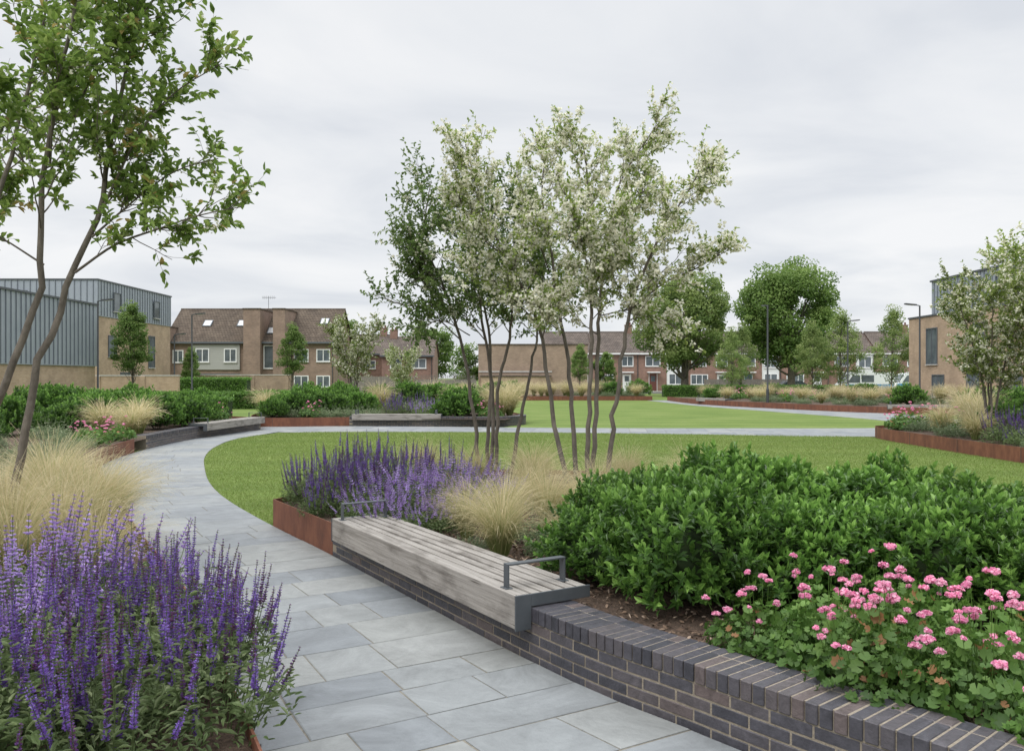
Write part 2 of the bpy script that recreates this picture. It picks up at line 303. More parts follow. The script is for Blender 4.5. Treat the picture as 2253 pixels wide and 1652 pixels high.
def paving(name,L,Rr,course,z,seed,label,lens=(.55,1.0)):
    rng=np.random.default_rng(seed)
    N=240; A=smooth(L,N); B=smooth(Rr,N)
    def ext(P): 
        return np.vstack([P[0]+nrm(P[0]-P[4])*4,P,P[-1]+nrm(P[-1]-P[-5])*4])[:,:2]
    Ae,Be=ext(A),ext(B); C=((A+B)/2)[:,:2]
    def sm(a,n):
        k=np.ones(n)/n; pad=n//2
        return np.array([np.convolve(np.r_[2*a[0,j]-a[pad:0:-1,j],a[:,j],2*a[-1,j]-a[-2:-pad-2:-1,j]],k,'valid') for j in range(2)]).T
    for _ in range(4):
        C=sm(C,31); T=nrm(np.gradient(C,axis=0)); Nn=np.c_[-T[:,1],T[:,0]]
        dA=raycast(C,Nn,Ae); dB=raycast(C,-Nn,Be)
        sw=np.isnan(dA).mean()>.5
        if sw: Nn=-Nn; dA=raycast(C,Nn,Ae); dB=raycast(C,-Nn,Be)
        ii=np.arange(N)
        for q in (dA,dB):
            ok=~np.isnan(q)&(q<6); q[~ok]=np.interp(ii[~ok],ii[ok],q[ok])
        if _<3: C=C+Nn*((dA-dB)/2)[:,None]
    d=np.r_[0,np.cumsum(np.linalg.norm(np.diff(C,axis=0),axis=1))]
    def at(s,t):
        c=np.array([np.interp(s,d,C[:,0]),np.interp(s,d,C[:,1])]); n=np.array([np.interp(s,d,Nn[:,0]),np.interp(s,d,Nn[:,1])])
        a=np.interp(s,d,dA); b=np.interp(s,d,dB); p=c+n*(a-t*(a+b)); return np.array([p[0],p[1],0])
    mb=MB()
    vs=np.vstack([A,B]).copy(); vs[:,2]=z-.006
    F=[[i,N+i,N+i+1,i+1] for i in range(N-1)]
    mb.add(vs,F,1,.5)
    s=0; gp=.005
    while s<d[-1]-.1:
        h=rng.uniform(*course); s1=min(s+h,d[-1])
        w=np.linalg.norm(at(s,0)-at(s,1)); cuts=[0]; x=rng.uniform(.25,lens[1])
        while x<w-.25: cuts.append(x/w); x+=rng.uniform(*lens)
        cuts.append(1)
        for a,b in zip(cuts[:-1],cuts[1:]):
            g1=gp/w
            q=np.array([at(s+gp,a+g1),at(s+gp,b-g1),at(s1-gp,b-g1),at(s1-gp,a+g1)])
            q[:,:2]+=rng.normal(0,.0015,(4,2))
            c=q.mean(0); dz=rng.normal(0,.0011,4)
            o=q.copy(); o[:,2]=z-.003+dz; 
            dd=q-c; inn=c+dd*(1-.006/np.maximum(np.linalg.norm(dd,axis=1,keepdims=True),.02)*1.4); inn[:,2]=z+dz
            bot=q.copy(); bot[:,2]=z-.012
            V=np.vstack([inn,o,bot]); Fc=[[0,1,2,3]]+[[4+i,4+(i+1)%4,(i+1)%4,i] for i in range(4)]+[[8+i,8+(i+1)%4,4+(i+1)%4,4+i] for i in range(4)]
            n=np.cross(inn[1]-inn[0],inn[2]-inn[0]); Fc=np.array(Fc)
            if n[2]<0: Fc=Fc[:,::-1]
            mb.add(V,Fc,0,np.clip(rng.beta(1.8,1.8),0,1))
        s=s1
    return thing(name,label,"path",mesh=mb.mesh(name,[M['slab'],M['joint']]),kind="structure")
paving("path",Ledge,Redge,(.34,.54),.024,3,"curving path of blue grey slate slabs",(.45,.90))
crossA=[(-9.6,30.95),(-4,30.75),(0,30.1),(3,29.7),(8,29.6),(12.6,29.7),(17,31.3),(24,34)]
crossB=[(-8.7,28.2),(-7.0,27.3),(-5.5,27.7),(0,27.4),(5,26.6),(10.8,25.4),(17,27.5),(26,30)]
paving("path",crossA,crossB,(.5,.8),.018,4,"slate path crossing between two lawns")
ringA=LE[::-1][:6]+[(14.7,31.2)]
ringB=[(12.0,65.5),(12.5,56),(15.2,48),(18.6,42),(18.9,37),(18.5,31.5)]
paving("path",ringA,ringB,(.5,.8),.021,6,"slate path curving past the far planting bed")
def blades(poly,n,ymin,ymax,name,seed,label):
    rng=np.random.default_rng(seed)
    P=np.c_[rng.uniform(-9,11,n*2),ymin+(ymax-ymin)*rng.uniform(0,1,n*2)**1.6]
    P=P[inpoly(P,poly)]
    P=P[np.abs(P[:,0])<P[:,1]*.63]
    k=len(P); h=rng.uniform(.012,.030,k)*(1+P[:,1]*.008); a=rng.uniform(0,math.pi,k); w=.0028+P[:,1]*.00018
    b=np.c_[P,np.full(k,.012)]; s=np.c_[np.cos(a)*w,np.sin(a)*w,np.zeros(k)]
    tip=b+np.c_[rng.normal(0,.016,k),rng.normal(0,.016,k),h]
    V=np.stack([b-s,b+s,tip],1).reshape(-1,3); F=np.arange(3*k).reshape(-1,3)
    m=MB(); m.add(V,F,0,np.repeat(np.clip(rng.normal(.5,.25,k),0,1),3))
    thing(name,label,"grass",mesh=m.mesh(name,[M['blade']]),kind="stuff")
blades(lawn1,230000,9.5,27.6,"lawn_grass",8,"short green grass blades of the mown lawn")
# ------------------------------------------------------------------ beds
def bedsoil(poly,label):
    m=MB(); m.add([(x,y,.28) for x,y in poly],list(range(len(poly))))
    thing("soil",label,"soil",mesh=m.mesh("soil",[M['soil']]),kind="structure")
def offs(P,d):
    T=nrm(np.gradient(P,axis=0)); N=np.c_[-T[:,1],T[:,0],np.zeros(len(T))]; return P+N*d
def corten(pts,n,label,h=.34,grp="rusty steel planter edges"):
    P=smooth(pts,n); Q=offs(P,.012); k=len(P); o=P[0].copy()
    V=np.vstack([P,P+[0,0,h],Q+[0,0,h],Q])-o
    F=[]
    for i in range(k-1):
        for a in range(4):
            b=(a+1)%4; F.append([a*k+i,a*k+i+1,b*k+i+1,b*k+i])
    m=MB(); m.add(V,F,0,.5); m.add(V[[0,k,2*k,3*k]],[0,1,2,3]); m.add(V[[k-1,2*k-1,3*k-1,4*k-1]],[3,2,1,0])
    d=np.r_[0,np.cumsum(np.linalg.norm(np.diff(P,axis=0),axis=1))]
    T=nrm(np.gradient(P,axis=0))
    s=1.9
    while s<d[-1]-.5:
        i=int(np.searchsorted(d,s)); t=T[i]; nn=np.array([-t[1],t[0],0]); c=np.array([np.interp(s,d,P[:,j]) for j in range(3)])-o
        obox(m,c-nn*.003+[0,0,h/2],t*.004,nn*.004,(0,0,h/2-.004),1); s+=2.4
    return thing("steel_planter_edge",label,"planter edge",loc=tuple(o),mesh=m.mesh("planter_edge",[M['corten'],M['pole']]),group=grp)
def brickwall(pts,label,seed=1):
    rng=np.random.default_rng(seed); P=smooth(pts,120); o=P[0].copy()
    d=np.r_[0,np.cumsum(np.linalg.norm(np.diff(P,axis=0),axis=1))]
    T=nrm(np.gradient(P,axis=0))
    def at(s):
        c=np.array([np.interp(s,d,P[:,j]) for j in range(3)]); t=nrm(np.array([np.interp(s,d,T[:,j]) for j in range(3)])); return c-o,t,np.array([-t[1],t[0],0])
    root=thing("brick_planter_wall",label,"low wall",loc=tuple(o),group="low dark brick planter walls")
    mb=MB(); co=MB()
    for c in range(4):
        s=(.1125 if c%2 else 0)+.11
        while s<d[-1]-.1:
            p,t,n=at(s); obox(mb,p+n*(.05+rng.normal(0,.0012))+[0,0,.004+c*.066+.028],t*.1065,n*.05,(0,0,.029),0,rng.beta(1.5,1.5)); s+=.222
    s=.04
    while s<d[-1]-.03:
        p,t,n=at(s); dz=rng.normal(0,.0012); e=rng.normal(0,.0015)
        obox(co,p+n*(.105-.006+e)+[0,0,.268+.046+dz],t*.0300,n*.1075,(0,0,.046),0,rng.beta(1.5,1.5))
        obox(co,p+n*(.263)+[0,0,.268+.046+dz],t*.0300,n*.051,(0,0,.046),0,rng.beta(1.5,1.5)); s+=.0685
    k=len(P); fr=offs(P,.0035)-o; bk=offs(P,.31)-o
    co2=MB(); V=np.vstack([fr,fr+[0,0,.3565],bk+[0,0,.3565],bk]); F=[]
    for i in range(k-1):
        for a in range(4):
            b=(a+1)%4; F.append([a*k+i,a*k+i+1,b*k+i+1,b*k+i])
    co2.add(V,F,0); co2.add(V[[0,k,2*k,3*k]],[0,1,2,3]); co2.add(V[[k-1,2*k-1,3*k-1,4*k-1]],[3,2,1,0])
    bevel(part("brickwork",mb.mesh("brickwork",[M['dbrick']]),root),.004)
    bevel(part("coping",co.mesh("coping",[M['dbrick']]),root),.004)
    part("mortar",co2.mesh("mortar",[M['mortar']]),root)
bedA=[(-2.86,10.1),(-1.80,8.45),(.15,5.29),(.97,4.22),(1.80,3.22),(2.62,2.32),(3.6,1.42),(8,1.4),(8,6),(5.5,9.2),(3,12),(.8,13.2),(-1.6,12.8)]
bedsoil(bedA,"dark bark mulch in the raised planting bed")
corten([(-2.87,10.1),(-1.80,8.43)],8,"short rusty steel planter edge beside timber bench")
corten([(8,6),(5.5,9.3),(3,12.1),(.8,13.3),(-1.6,12.9),(-2.87,10.1)],50,"rusty steel planter edge along the oval lawn")
brickwall(wallpts,"low dark brick retaining wall carrying the timber bench",2)
Ls=smooth(Ledge,200)
def cutL(y0,y1):
    q=[tuple(p[:2]) for p in Ls if y0<=p[1]<=y1]; return q
bedB=cutL(1.5,29)+[(-9.6,31),(-13,33),(-18,34),(-26,34),(-26,12),(-14,3),(-6,.5)]
bedsoil(bedB,"brown soil of the long raised bed beside the path")
corten(cutL(1.5,20.8)[::6],60,"long curved rusty steel planter edge beside the path")
brickwall(cutL(20.8,29.05)[::6],"low dark brick wall under a timber bench",5)
corten([(-8.7,29.1),(-9.6,31),(-13,33),(-18,34),(-26,34)],30,"rusty steel planter edge facing open grass")
bedC=[(-9.5,31.02),(-4,31),(-.25,30.3),(.55,33),(-1,40),(-3,46),(-9,46),(-10.6,38)]
bedsoil(bedC,"soil of the raised planting bed between lawns")
corten([(-9,46),(-10.6,38),(-9.5,31),(-6,31)],30,"rusty steel planter edge beside slatted bench")
brickwall([(-6,31),(-4,31),(-1.2,30.8),(-.25,30.9),(.45,31.9),(.55,33)],"low dark brick wall curving round a planting bed",7)
corten([(.55,33),(-1,40),(-3,46)],16,"rusty steel planter edge beside the lawn")
bedD=[(10.8,25),(10.78,22),(10.72,12),(24,12),(26,29.5),(17,27.4),(12,25.9)]
bedsoil(bedD,"soil of the raised bed beside the lawn")
corten([(26,29.5),(17,27.4),(12,26),(10.8,25),(10.6,22),(10.7,17),(11.3,12)],50,"curved rusty steel planter edge around flowering bed")
bedE=[(12,65),(12.55,56),(15.25,48),(18.6,42.05),(24,40),(36,44),(36,66)]
bedsoil(bedE,"soil of the large bed beside the curving path")
corten([(12,65),(12.5,56),(15.2,48),(18.6,41.95),(24,39.9),(36,44)],50,"long rusty steel planter edge beyond the lawn")
bedF=[(-6,66),(11,66),(11,74),(-6,74)]
bedsoil(bedF,"soil of the straight planting bed")
corten([(-6,65.9),(11,65.9)],20,"straight rusty steel planter edge at end of lawn")
rng=np.random.default_rng(4); P=np.c_[rng.uniform(-1.5,3.2,16000),rng.uniform(2.6,9.5,16000)]
P=P[inpoly(P,[(-1.5,8.6),(.42,5.5),(1.3,4.4),(2.1,3.4),(3.3,2.4),(3.3,7),(1,9.4),(-1.5,9.6)])]; k=len(P)
cm=MB(); a=rng.uniform(0,6.28,k); d=np.c_[np.cos(a),np.sin(a),rng.normal(0,.35,k)]
leaves(cm,np.c_[P,.283+rng.uniform(0,.025,k)],d,np.c_[rng.normal(0,.5,(k,2)),np.ones(k)],rng.uniform(.02,.07,k),rng.uniform(.008,.022,k),0,rng.beta(1.3,1.6,k),fold=.1,droop=0)
thing("bark_chips","loose brown bark chips on the planting bed","mulch",mesh=cm.mesh("bark_chips",[M['chip']]),kind="stuff")
# ------------------------------------------------------------------ bench
def bench(loc,rz,Ln,label):
    root=thing("timber_bench",label,"bench",loc=(loc[0],loc[1],0),rz=rz,group="grey timber benches on planter walls")
    rng=np.random.default_rng(int(Ln*100))
    s=MB(); y=.003; n=5; w=.067; gp=.022
    for i in range(n):
        box(s,.014,Ln-.014,y,y+w,.40,.445,0,rng.uniform(0,1)); y+=w+gp
    bevel(part("seat",s.mesh("seat",[M['wood']]),root,label="five weathered grey slats"),.005,2)
    f=MB(); box(f,.014,Ln-.014,-.125,-.017,.235,.449,0,.3)
    bevel(part("front_beam",f.mesh("front_beam",[M['wood']]),root,label="thick weathered front timber"),.007,2)
    e=MB(); box(e,0,.012,-.128,-.012,.225,.447); box(e,0,.012,-.0115,.445,.368,.447)
    em=e.mesh("end_plate",[M['grey']])
    bevel(part("end_plate",em,root,(0,0,0)),.002); bevel(part("end_plate",em,root,(Ln-.012,0,0)),.002)
    b=MB(); box(b,0,.05,0,.43,.364,.398); bm=b.mesh("bearer",[M['pole']])
    for x in np.arange(.5,Ln-.3,.8): part("bearer",bm,root,(float(x),0,0))
    a=MB(); hh=.60; t=.012
    box(a,-.028,.028,-.08,-.08+t,.45,hh-t*.5); box(a,-.028,.028,.37-t,.37,.45,hh-t*.5); box(a,-.028,.028,-.08,.37,hh-t*.499,hh+t*.5)
    box(a,-.04,.04,-.10,-.05,.4495,.4545); box(a,-.04,.04,.335,.39,.4455,.4505)
    am=a.mesh("armrest",[M['grey']])
    bevel(part("armrest",am,root,(.16,0,0)),.003,2); bevel(part("armrest",am,root,(Ln-.2,0,0)),.003,2)
bench((-1.63,8.155),math.atan2(-.853,.521),3.38,"weathered grey timber bench on dark brick wall, steel armrests")
bench((-9.08,24.7),math.radians(84),4.3,"weathered timber bench on low wall at path bend")
bench((-5.9,31),0,3.3,"long slatted timber bench against rusty planter")
bench((18.7,41.9),math.radians(-20),2.9,"small timber bench beside flowering bed")
bench((12.4,56.2),math.radians(-68),3.2,"timber bench near the start of curving path")
# ------------------------------------------------------------------ plants
PROTO={}
def lump(c,seed):
    v=nrm(c); r=1+.16*np.sin(v[:,0]*5+seed)*np.cos(v[:,1]*4.3+seed*2)+.11*np.sin(v[:,2]*9+v[:,0]*7+seed)+.06*np.sin(v[:,1]*13+seed*3)
    return r[:,None]
def ico(mb,c,r,mat,seed=0,n=12,sc=(1,1,1)):
    th=np.linspace(.03,math.pi-.03,n); ph=np.linspace(0,2*math.pi,2*n,endpoint=False)
    v=np.array([[math.sin(t)*math.cos(p),math.sin(t)*math.sin(p),math.cos(t)] for t in th for p in ph])
    v=v*lump(v,seed)*r*np.array(sc)+np.array(c); m=2*n
    F=[[i*m+j,(i+1)*m+j,(i+1)*m+(j+1)%m,i*m+(j+1)%m] for i in range(n-1) for j in range(m)]
    mb.add(v,F,mat,.1,True)
def p_shrub(seed,shoots=780,LL=.068,WW=.027,mat='shrub'):
    rng=np.random.default_rng(seed); mb=MB()
    v=rnd(rng,shoots); v[:,2]=np.where(v[:,2]<-.55,-v[:,2],v[:,2])
    v=nrm(v); ctr=np.array([0,0,.33])
    rad=(rng.uniform(.66,1.10,shoots)**.8)[:,None]; ob=rng.uniform(0,1,shoots)<.05; rad[ob]*=1.14
    P=v*lump(v,seed)*rad*np.array([.57,.57,.38])+ctr; P[:,2]=np.maximum(P[:,2],.05)
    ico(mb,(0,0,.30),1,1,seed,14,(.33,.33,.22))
    ax=nrm(v*.75+np.array([0,0,.75])+rng.normal(0,.28,(shoots,3)))
    per=11; sl=rng.uniform(.07,.13,shoots)
    c=np.repeat(P,per,0); A=np.repeat(ax,per,0); kk=len(c)
    side=nrm(np.cross(A,rnd(rng,kk))); el=np.tile(np.linspace(0,1,per),shoots)
    c=c+A*(el[:,None]-.55)*np.repeat(sl,per)[:,None]
    d=side*(1-.6*el[:,None])+A*(.35+.9*el[:,None])
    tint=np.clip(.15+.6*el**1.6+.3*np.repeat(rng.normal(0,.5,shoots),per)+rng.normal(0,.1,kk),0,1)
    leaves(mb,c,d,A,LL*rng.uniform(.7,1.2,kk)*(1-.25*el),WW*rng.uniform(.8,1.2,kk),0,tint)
    for i in range(14):
        a=rng.uniform(0,6.28); q=np.array([math.cos(a)*.3,math.sin(a)*.3,.3]); tube(mb,smooth([(q[0]*.15,q[1]*.15,0),tuple(q*[.6,.6,.5]),tuple(q)],5),.006,4,2)
    return [("foliage",mb.mesh("shrub",[M[mat],M['core'],M['bark']]))]
def p_stipa(seed,n=1500,R=.5,H=.64,wd=.9):
    rng=np.random.default_rng(seed); mb=MB(); seg=8
    a=rng.uniform(0,2*math.pi,n); tilt=rng.beta(1.3,1.8,n)*.9+.1; L=H*rng.uniform(.5,1.35,n); r0=rng.uniform(0,.07,n)
    lean=rng.normal(0,.16,2); sw=rng.normal(0,.4,n)
    out=np.c_[np.cos(a),np.sin(a),np.zeros(n)]; pts=[]; p=out*r0[:,None]; b=np.c_[rng.normal(lean[0],.12,n),rng.normal(lean[1],.12,n),rng.normal(0,.06,n)]
    el=math.pi/2-tilt*.40; tang=np.c_[-np.sin(a),np.cos(a),np.zeros(n)]
    for s in range(seg+1):
        pts.append(p.copy()); f=s/seg; e=el-(tilt+.25)*f**2.1*2.1
        d=out*np.cos(e)[:,None]+np.c_[np.zeros((n,2)),np.sin(e)]+b*f*1.6+tang*(sw*f*.5)[:,None]
        p=p+d*(L/seg)[:,None]
    P=np.stack(pts,1); P[:,:,2]=np.maximum(P[:,:,2],.01)
    side=nrm(tang+rng.normal(0,.5,(n,3)))
    w=np.linspace(.0019,.0008,seg+1)[None,:,None]*wd
    V=np.stack([P-side[:,None,:]*w,P+side[:,None,:]*w],2).reshape(n*(seg+1)*2,3)
    b0=(np.arange(n)*(seg+1)*2)[:,None]+ (np.arange(seg)*2)[None,:]
    F=np.stack([b0,b0+1,b0+3,b0+2],-1).reshape(-1,4)
    tt=np.clip(np.linspace(-.05,.85,seg+1)[None,:]+rng.normal(0,.2,(n,1)),0,1)
    mb.add(V,F,0,np.repeat(tt.reshape(-1),2))
    return [("foliage",mb.mesh("feather_grass",[M['stipa']]))]
def p_salvia(seed,ns=34,H=.62,fm='salv',ff='salf',spike=.27,fl=.0155,spread=.30,lean=.22,per=8,dens=150,wh=.0125,skirt=3):
    rng=np.random.default_rng(seed); fo=MB(); fw=MB()
    C=[];D=[];LLs=[];Tt=[]; FC=[];FD=[];FT=[];FS=[]
    for i in range(ns):
        a=rng.uniform(0,6.28); r=spread*math.sqrt(rng.uniform(0,1)); base=np.array([math.cos(a)*r*.6,math.sin(a)*r*.6,0])
        top=np.array([math.cos(a)*r*(1+lean),math.sin(a)*r*(1+lean),H*rng.uniform(.62,1.18)*(1-.22*(r/spread)**2)])
        mid=(base+top)/2+np.array([math.cos(a),math.sin(a),0])*.02+rng.normal(0,.012,3); pts=smooth([base,mid,top],7); tube(fo,pts,np.linspace(.003,.0016,7),3,0,.5)
        d=nrm(top-mid); sl=spike*rng.uniform(.5,1.25)
        nw=int(sl/wh)
        tn=np.linspace(0,1,nw); ctr=top[None,:]-d[None,:]*(sl*(1-tn))[:,None]*.98
        young=rng.uniform(0,1)<.3
        for k in range(nw):
            m=per; an=rng.uniform(0,6.28,m); rad=fl*.35
            pr=nrm(np.cross(d,[1,.2,.1])); pq=np.cross(d,pr)
            o=np.cos(an)[:,None]*pr+np.sin(an)[:,None]*pq
            FC.append(ctr[k]+o*rad*.3+rng.normal(0,.0012,(m,3))); FD.append(o+d*.8)
            sz=fl*(1.2-.85*tn[k])*(1 if rng.uniform()>.15 else .6)
            FS.append(np.full(m,sz)); FT.append(np.clip((.12 if (young or tn[k]>.85) else .58)+rng.normal(0,.22,m),0,1))
        nl=int(dens/ns*2.4)
        tz=rng.uniform(.08,.72,nl); q=np.array([np.interp(tz*6,np.arange(7),pts[:,j]) for j in range(3)]).T
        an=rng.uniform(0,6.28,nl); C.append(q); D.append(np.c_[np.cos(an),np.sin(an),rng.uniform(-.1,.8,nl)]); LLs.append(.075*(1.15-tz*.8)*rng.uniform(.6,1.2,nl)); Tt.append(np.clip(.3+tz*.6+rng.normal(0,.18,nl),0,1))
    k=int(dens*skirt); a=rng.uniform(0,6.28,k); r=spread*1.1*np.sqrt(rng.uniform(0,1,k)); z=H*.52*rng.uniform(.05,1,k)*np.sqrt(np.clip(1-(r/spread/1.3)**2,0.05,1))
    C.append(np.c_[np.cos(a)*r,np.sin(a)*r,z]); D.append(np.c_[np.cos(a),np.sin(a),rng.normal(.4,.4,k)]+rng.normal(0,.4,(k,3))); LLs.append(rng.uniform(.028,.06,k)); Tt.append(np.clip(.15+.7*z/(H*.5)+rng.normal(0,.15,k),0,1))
    C=np.concatenate(C);D=np.concatenate(D);LLs=np.concatenate(LLs);Tt=np.concatenate(Tt)
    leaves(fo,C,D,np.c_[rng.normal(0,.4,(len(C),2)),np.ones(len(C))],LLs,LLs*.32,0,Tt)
    FC=np.concatenate(FC);FD=np.concatenate(FD);FS=np.concatenate(FS);FT=np.concatenate(FT)
    leaves(fw,FC,FD,np.c_[np.zeros((len(FC),2)),np.ones(len(FC))]+rng.normal(0,.3,(len(FC),3)),FS,FS*.75,0,FT,fold=.3)
    return [("foliage",fo.mesh("foliage",[M[ff],M[ff]])),("flower_spikes",fw.mesh("flower_spikes",[M[fm]]))]
HEADS=[]
def flowerhead(seed):
    rng=np.random.default_rng(seed); fw=MB(); R=.034
    cl=np.array([[0,0,.01]]+[[math.cos(a)*.02,math.sin(a)*.02,rng.uniform(-.012,.012)] for a in rng.uniform(0,6.28,4+seed%3)])
    for c in cl:
        k=22; v=rnd(rng,k); v[:,2]=v[:,2]*.6+.3
        pos=c+v*R*.62*rng.uniform(.6,1.15,(k,1)); t=rnd(rng,k); d=nrm(t-np.sum(t*v,1,keepdims=True)*v*.7)
        sz=rng.uniform(.015,.026,k); leaves(fw,pos-d*sz[:,None]*.5,d,v+rng.normal(0,.35,(k,3)),sz,sz*.9,0,np.clip(rng.normal(.55,.26,k),0,1),fold=.18,droop=.15)
    return fw.mesh("flower_head",[M['pink']])
def p_geran(seed,nl=420,nf=13,spread=.36,H=.42):
    rng=np.random.default_rng(seed); fo=MB()
    if not HEADS: HEADS.extend([flowerhead(s) for s in range(5)])
    a=rng.uniform(0,6.28,nl); r=spread*np.sqrt(rng.uniform(0,1,nl)); z=H*(.08+.92*rng.uniform(.1,1,nl)*rng.uniform(.7,1,nl))*np.sqrt(np.clip(1-(r/spread/1.1)**2,.03,1))
    c=np.c_[np.cos(a)*r,np.sin(a)*r,z]; n=nrm(np.c_[np.cos(a)*r/spread,np.sin(a)*r/spread,np.full(nl,.7)]+rng.normal(0,.45,(nl,3)))
    rad=rng.uniform(.015,.036,nl); u=nrm(np.cross(n,rnd(rng,nl))); w=np.cross(n,u); m=16
    an=np.linspace(.25,2*math.pi-.25,m-1); sc=1+.17*np.cos(an*7)
    ring=c[:,None,:]+rad[:,None,None]*(sc*np.cos(an))[None,:,None]*u[:,None,:]+rad[:,None,None]*(sc*np.sin(an))[None,:,None]*w[:,None,:]+n[:,None,:]*(rad[:,None]*(.25+.2*np.cos(an*7))[None,:])[:,:,None]
    V=np.concatenate([c[:,None,:],ring],1); b=(np.arange(nl)*m)[:,None]
    F=np.stack([np.stack([b[:,0]*1,b[:,0]+1+i,b[:,0]+2+i],-1) for i in range(m-2)],1).reshape(-1,3)
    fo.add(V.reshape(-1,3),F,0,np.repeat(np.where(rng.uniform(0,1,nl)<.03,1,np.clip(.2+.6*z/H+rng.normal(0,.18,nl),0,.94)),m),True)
    for i in range(0,nl,3): tube(fo,[c[i]*[.4,.4,0],c[i]*[.8,.8,.6],c[i]],.0018,3,0,.5)
    out=[]
    for i in range(nf):
        a=rng.uniform(0,6.28); r=spread*.95*math.sqrt(rng.uniform(0,1)); top=np.array([math.cos(a)*r*1.12,math.sin(a)*r*1.12,H*rng.uniform(.75,1.45)*(1-.25*(r/spread)**2)])
        tube(fo,smooth([top*[.5,.5,0],top*[.8,.8,.6],top],5),.002,3,0,.7)
        out.append(("flower_head",HEADS[i%5],tuple(top),rng.uniform(0,6),rng.uniform(.4,.95)))
    return [("foliage",fo.mesh("foliage",[M['gerl']]))]+out
def proto(k,vs,name,label,cat,group): PROTO[k]=(vs,name,label,cat,group)
proto('shrub',[p_shrub(s) for s in (1,2,3,4)],"evergreen_shrub","rounded glossy green shrub in raised bed","shrub","evergreen shrubs in the raised beds")
proto('stipa',[p_stipa(s) for s in (1,2,3,7)],"feather_grass","wispy straw coloured feather grass tuft in raised bed","grass","feather grass tufts in the beds")
proto('stipaF',[p_stipa(s,900,wd=2.4) for s in (4,5)],"feather_grass","wispy straw coloured feather grass tuft in raised bed","grass","feather grass tufts in the beds")
proto('salvia',[p_salvia(s,ns=31) for s in (1,2,3,4)],"salvia_plant","violet salvia with upright flower spikes in bed","flower","violet salvia plants in the beds")
proto('cat',[p_salvia(s,ns=46,H=.5,fm='lil',ff='salf',spike=.17,fl=.018,spread=.32,lean=.5,per=8,wh=.018) for s in (11,12)],"catmint_plant","loose lilac flowered catmint plant in bed","flower","lilac catmint plants in the beds")
proto('geran',[p_geran(s) for s in (1,2,3,4)],"geranium_plant","pink flowering geranium with scalloped green leaves","flower","pink geraniums in the beds")
proto('greyp',[p_salvia(s,ns=30,H=.42,fm='grey_f',ff='grey_f',spike=.12,fl=.01,spread=.34,lean=.5,per=4,wh=.02,skirt=4) for s in (21,22)],"lavender_cotton","low grey green bushy herb in raised bed","shrub","grey green herbs in the beds")
cnt={}
def put(k,x,y,s=1.0,z=.28,label=None):
    if k=='stipa' and y>18: k='stipaF'
    vs,name,lab,cat,grp=PROTO[k]; i=cnt.get(k,0); cnt[k]=i+1
    v=vs[i%len(vs)]; rz=random.uniform(0,6.28)
    sc=(s*random.uniform(.95,1.05),)*2+(s*random.uniform(.88,1.08),) if not hasattr(s,'__len__') else s
    if len(v)==1: return thing(name,label or lab,cat,loc=(x,y,z),rz=rz,mesh=v[0][1],group=grp,scale=sc)
    r=thing(name,label or lab,cat,loc=(x,y,z),rz=rz,group=grp,scale=sc)
    for q in v:
        if len(q)==2: part(q[0],q[1],r)
        else:
            o=part(q[0],q[1],r,q[2],q[3]); o.scale=(q[4],)*3
    return r
for x,y,s in [(.92,6.9,.86),(1.25,5.72,1.02),(1.8,6.75,1.12),(2.55,6.35,1.10),(2.75,5.45,1.0),(1.98,5.55,.98),(1.2,7.5,.88),(3.3,5.9,1.08),(3.2,4.95,.92),(2.35,7.4,1.0),(.62,6.30,.72),(3.1,7.1,1.0),(1.5,6.2,.8),(2.3,6.0,.85)]:
    put('shrub',x,y,s)
for x,y,s in [(1.36,4.62,.82),(1.62,4.35,.92),(1.98,4.2,1.0),(1.72,3.98,.88),(2.12,3.78,.95),(2.42,4.3,1.05),(2.5,3.75,.95),(2.3,3.35,.85),(1.75,4.8,.92),(2.15,4.75,.95)]:
    put('geran',x,y,s)
for x,y,s in [(-.10,7.1,.95),(-.42,7.9,.75),(-.05,8.3,.8),(.35,8.2,.85),(.75,8.6,.8),(.2,9.6,.9),(-.5,11.3,.9),(1.5,10.9,.95),(.3,11.4,1.0),(2.2,10.6,.9),(-1.2,11.9,.9),(1.0,9.6,.9),(.45,7.4,.6)]:
    put('stipa',x,y,s)
for x,y,s in [(.1,7.9,.9),(.7,9.2,1.0),(1.3,9.0,1.1),(2.0,9.2,1.1),(-.1,10.4,1.0),(.3,7.2,.55),(-.35,7.4,.5)]: put('greyp',x,y,s)
for x,y,s in [(-2.35,9.95,1.05),(-2.0,9.55,1.05),(-1.75,10.1,1.1),(-2.2,10.6,1.15),(-1.3,10.4,1.1),(-1.65,9.3,.95),(-1.35,11.0,1.15),(-1.8,11.2,1.15),(-.85,10.9,1.1),(-2.1,9.2,.75),(-2.5,10.3,.95),(-1.5,10.0,1.1),(-2.0,10.2,1.1),(-1.9,10.8,1.15)]:
    put('salvia',x,y,s)
for x,y,s in [(-1.25,8.9,1.1),(-.85,8.7,1.12),(-.95,9.4,1.2),(-.5,9.3,1.2),(-1.25,8.35,.75),(-.6,10.1,1.2),(-.85,8.15,.8),(-.25,9.2,1.1),(-1.5,8.7,.85),(-1.2,9.6,1.15),(-.6,8.4,.85)]:
    put('cat',x,y,s)
for x,y,s in [(-1.28,3.62,1.05),(-1.62,3.95,1.15),(-1.75,3.45,1.12),(-1.95,4.25,1.2),(-2.15,3.75,1.2),(-1.55,4.35,.98),(-2.2,4.55,1.05),(-1.5,3.15,1.0),(-1.95,3.1,1.1),(-2.4,3.4,1.1),(-1.95,4.85,1.0),(-1.85,5.1,.7)]:
    put('salvia',x,y,s)
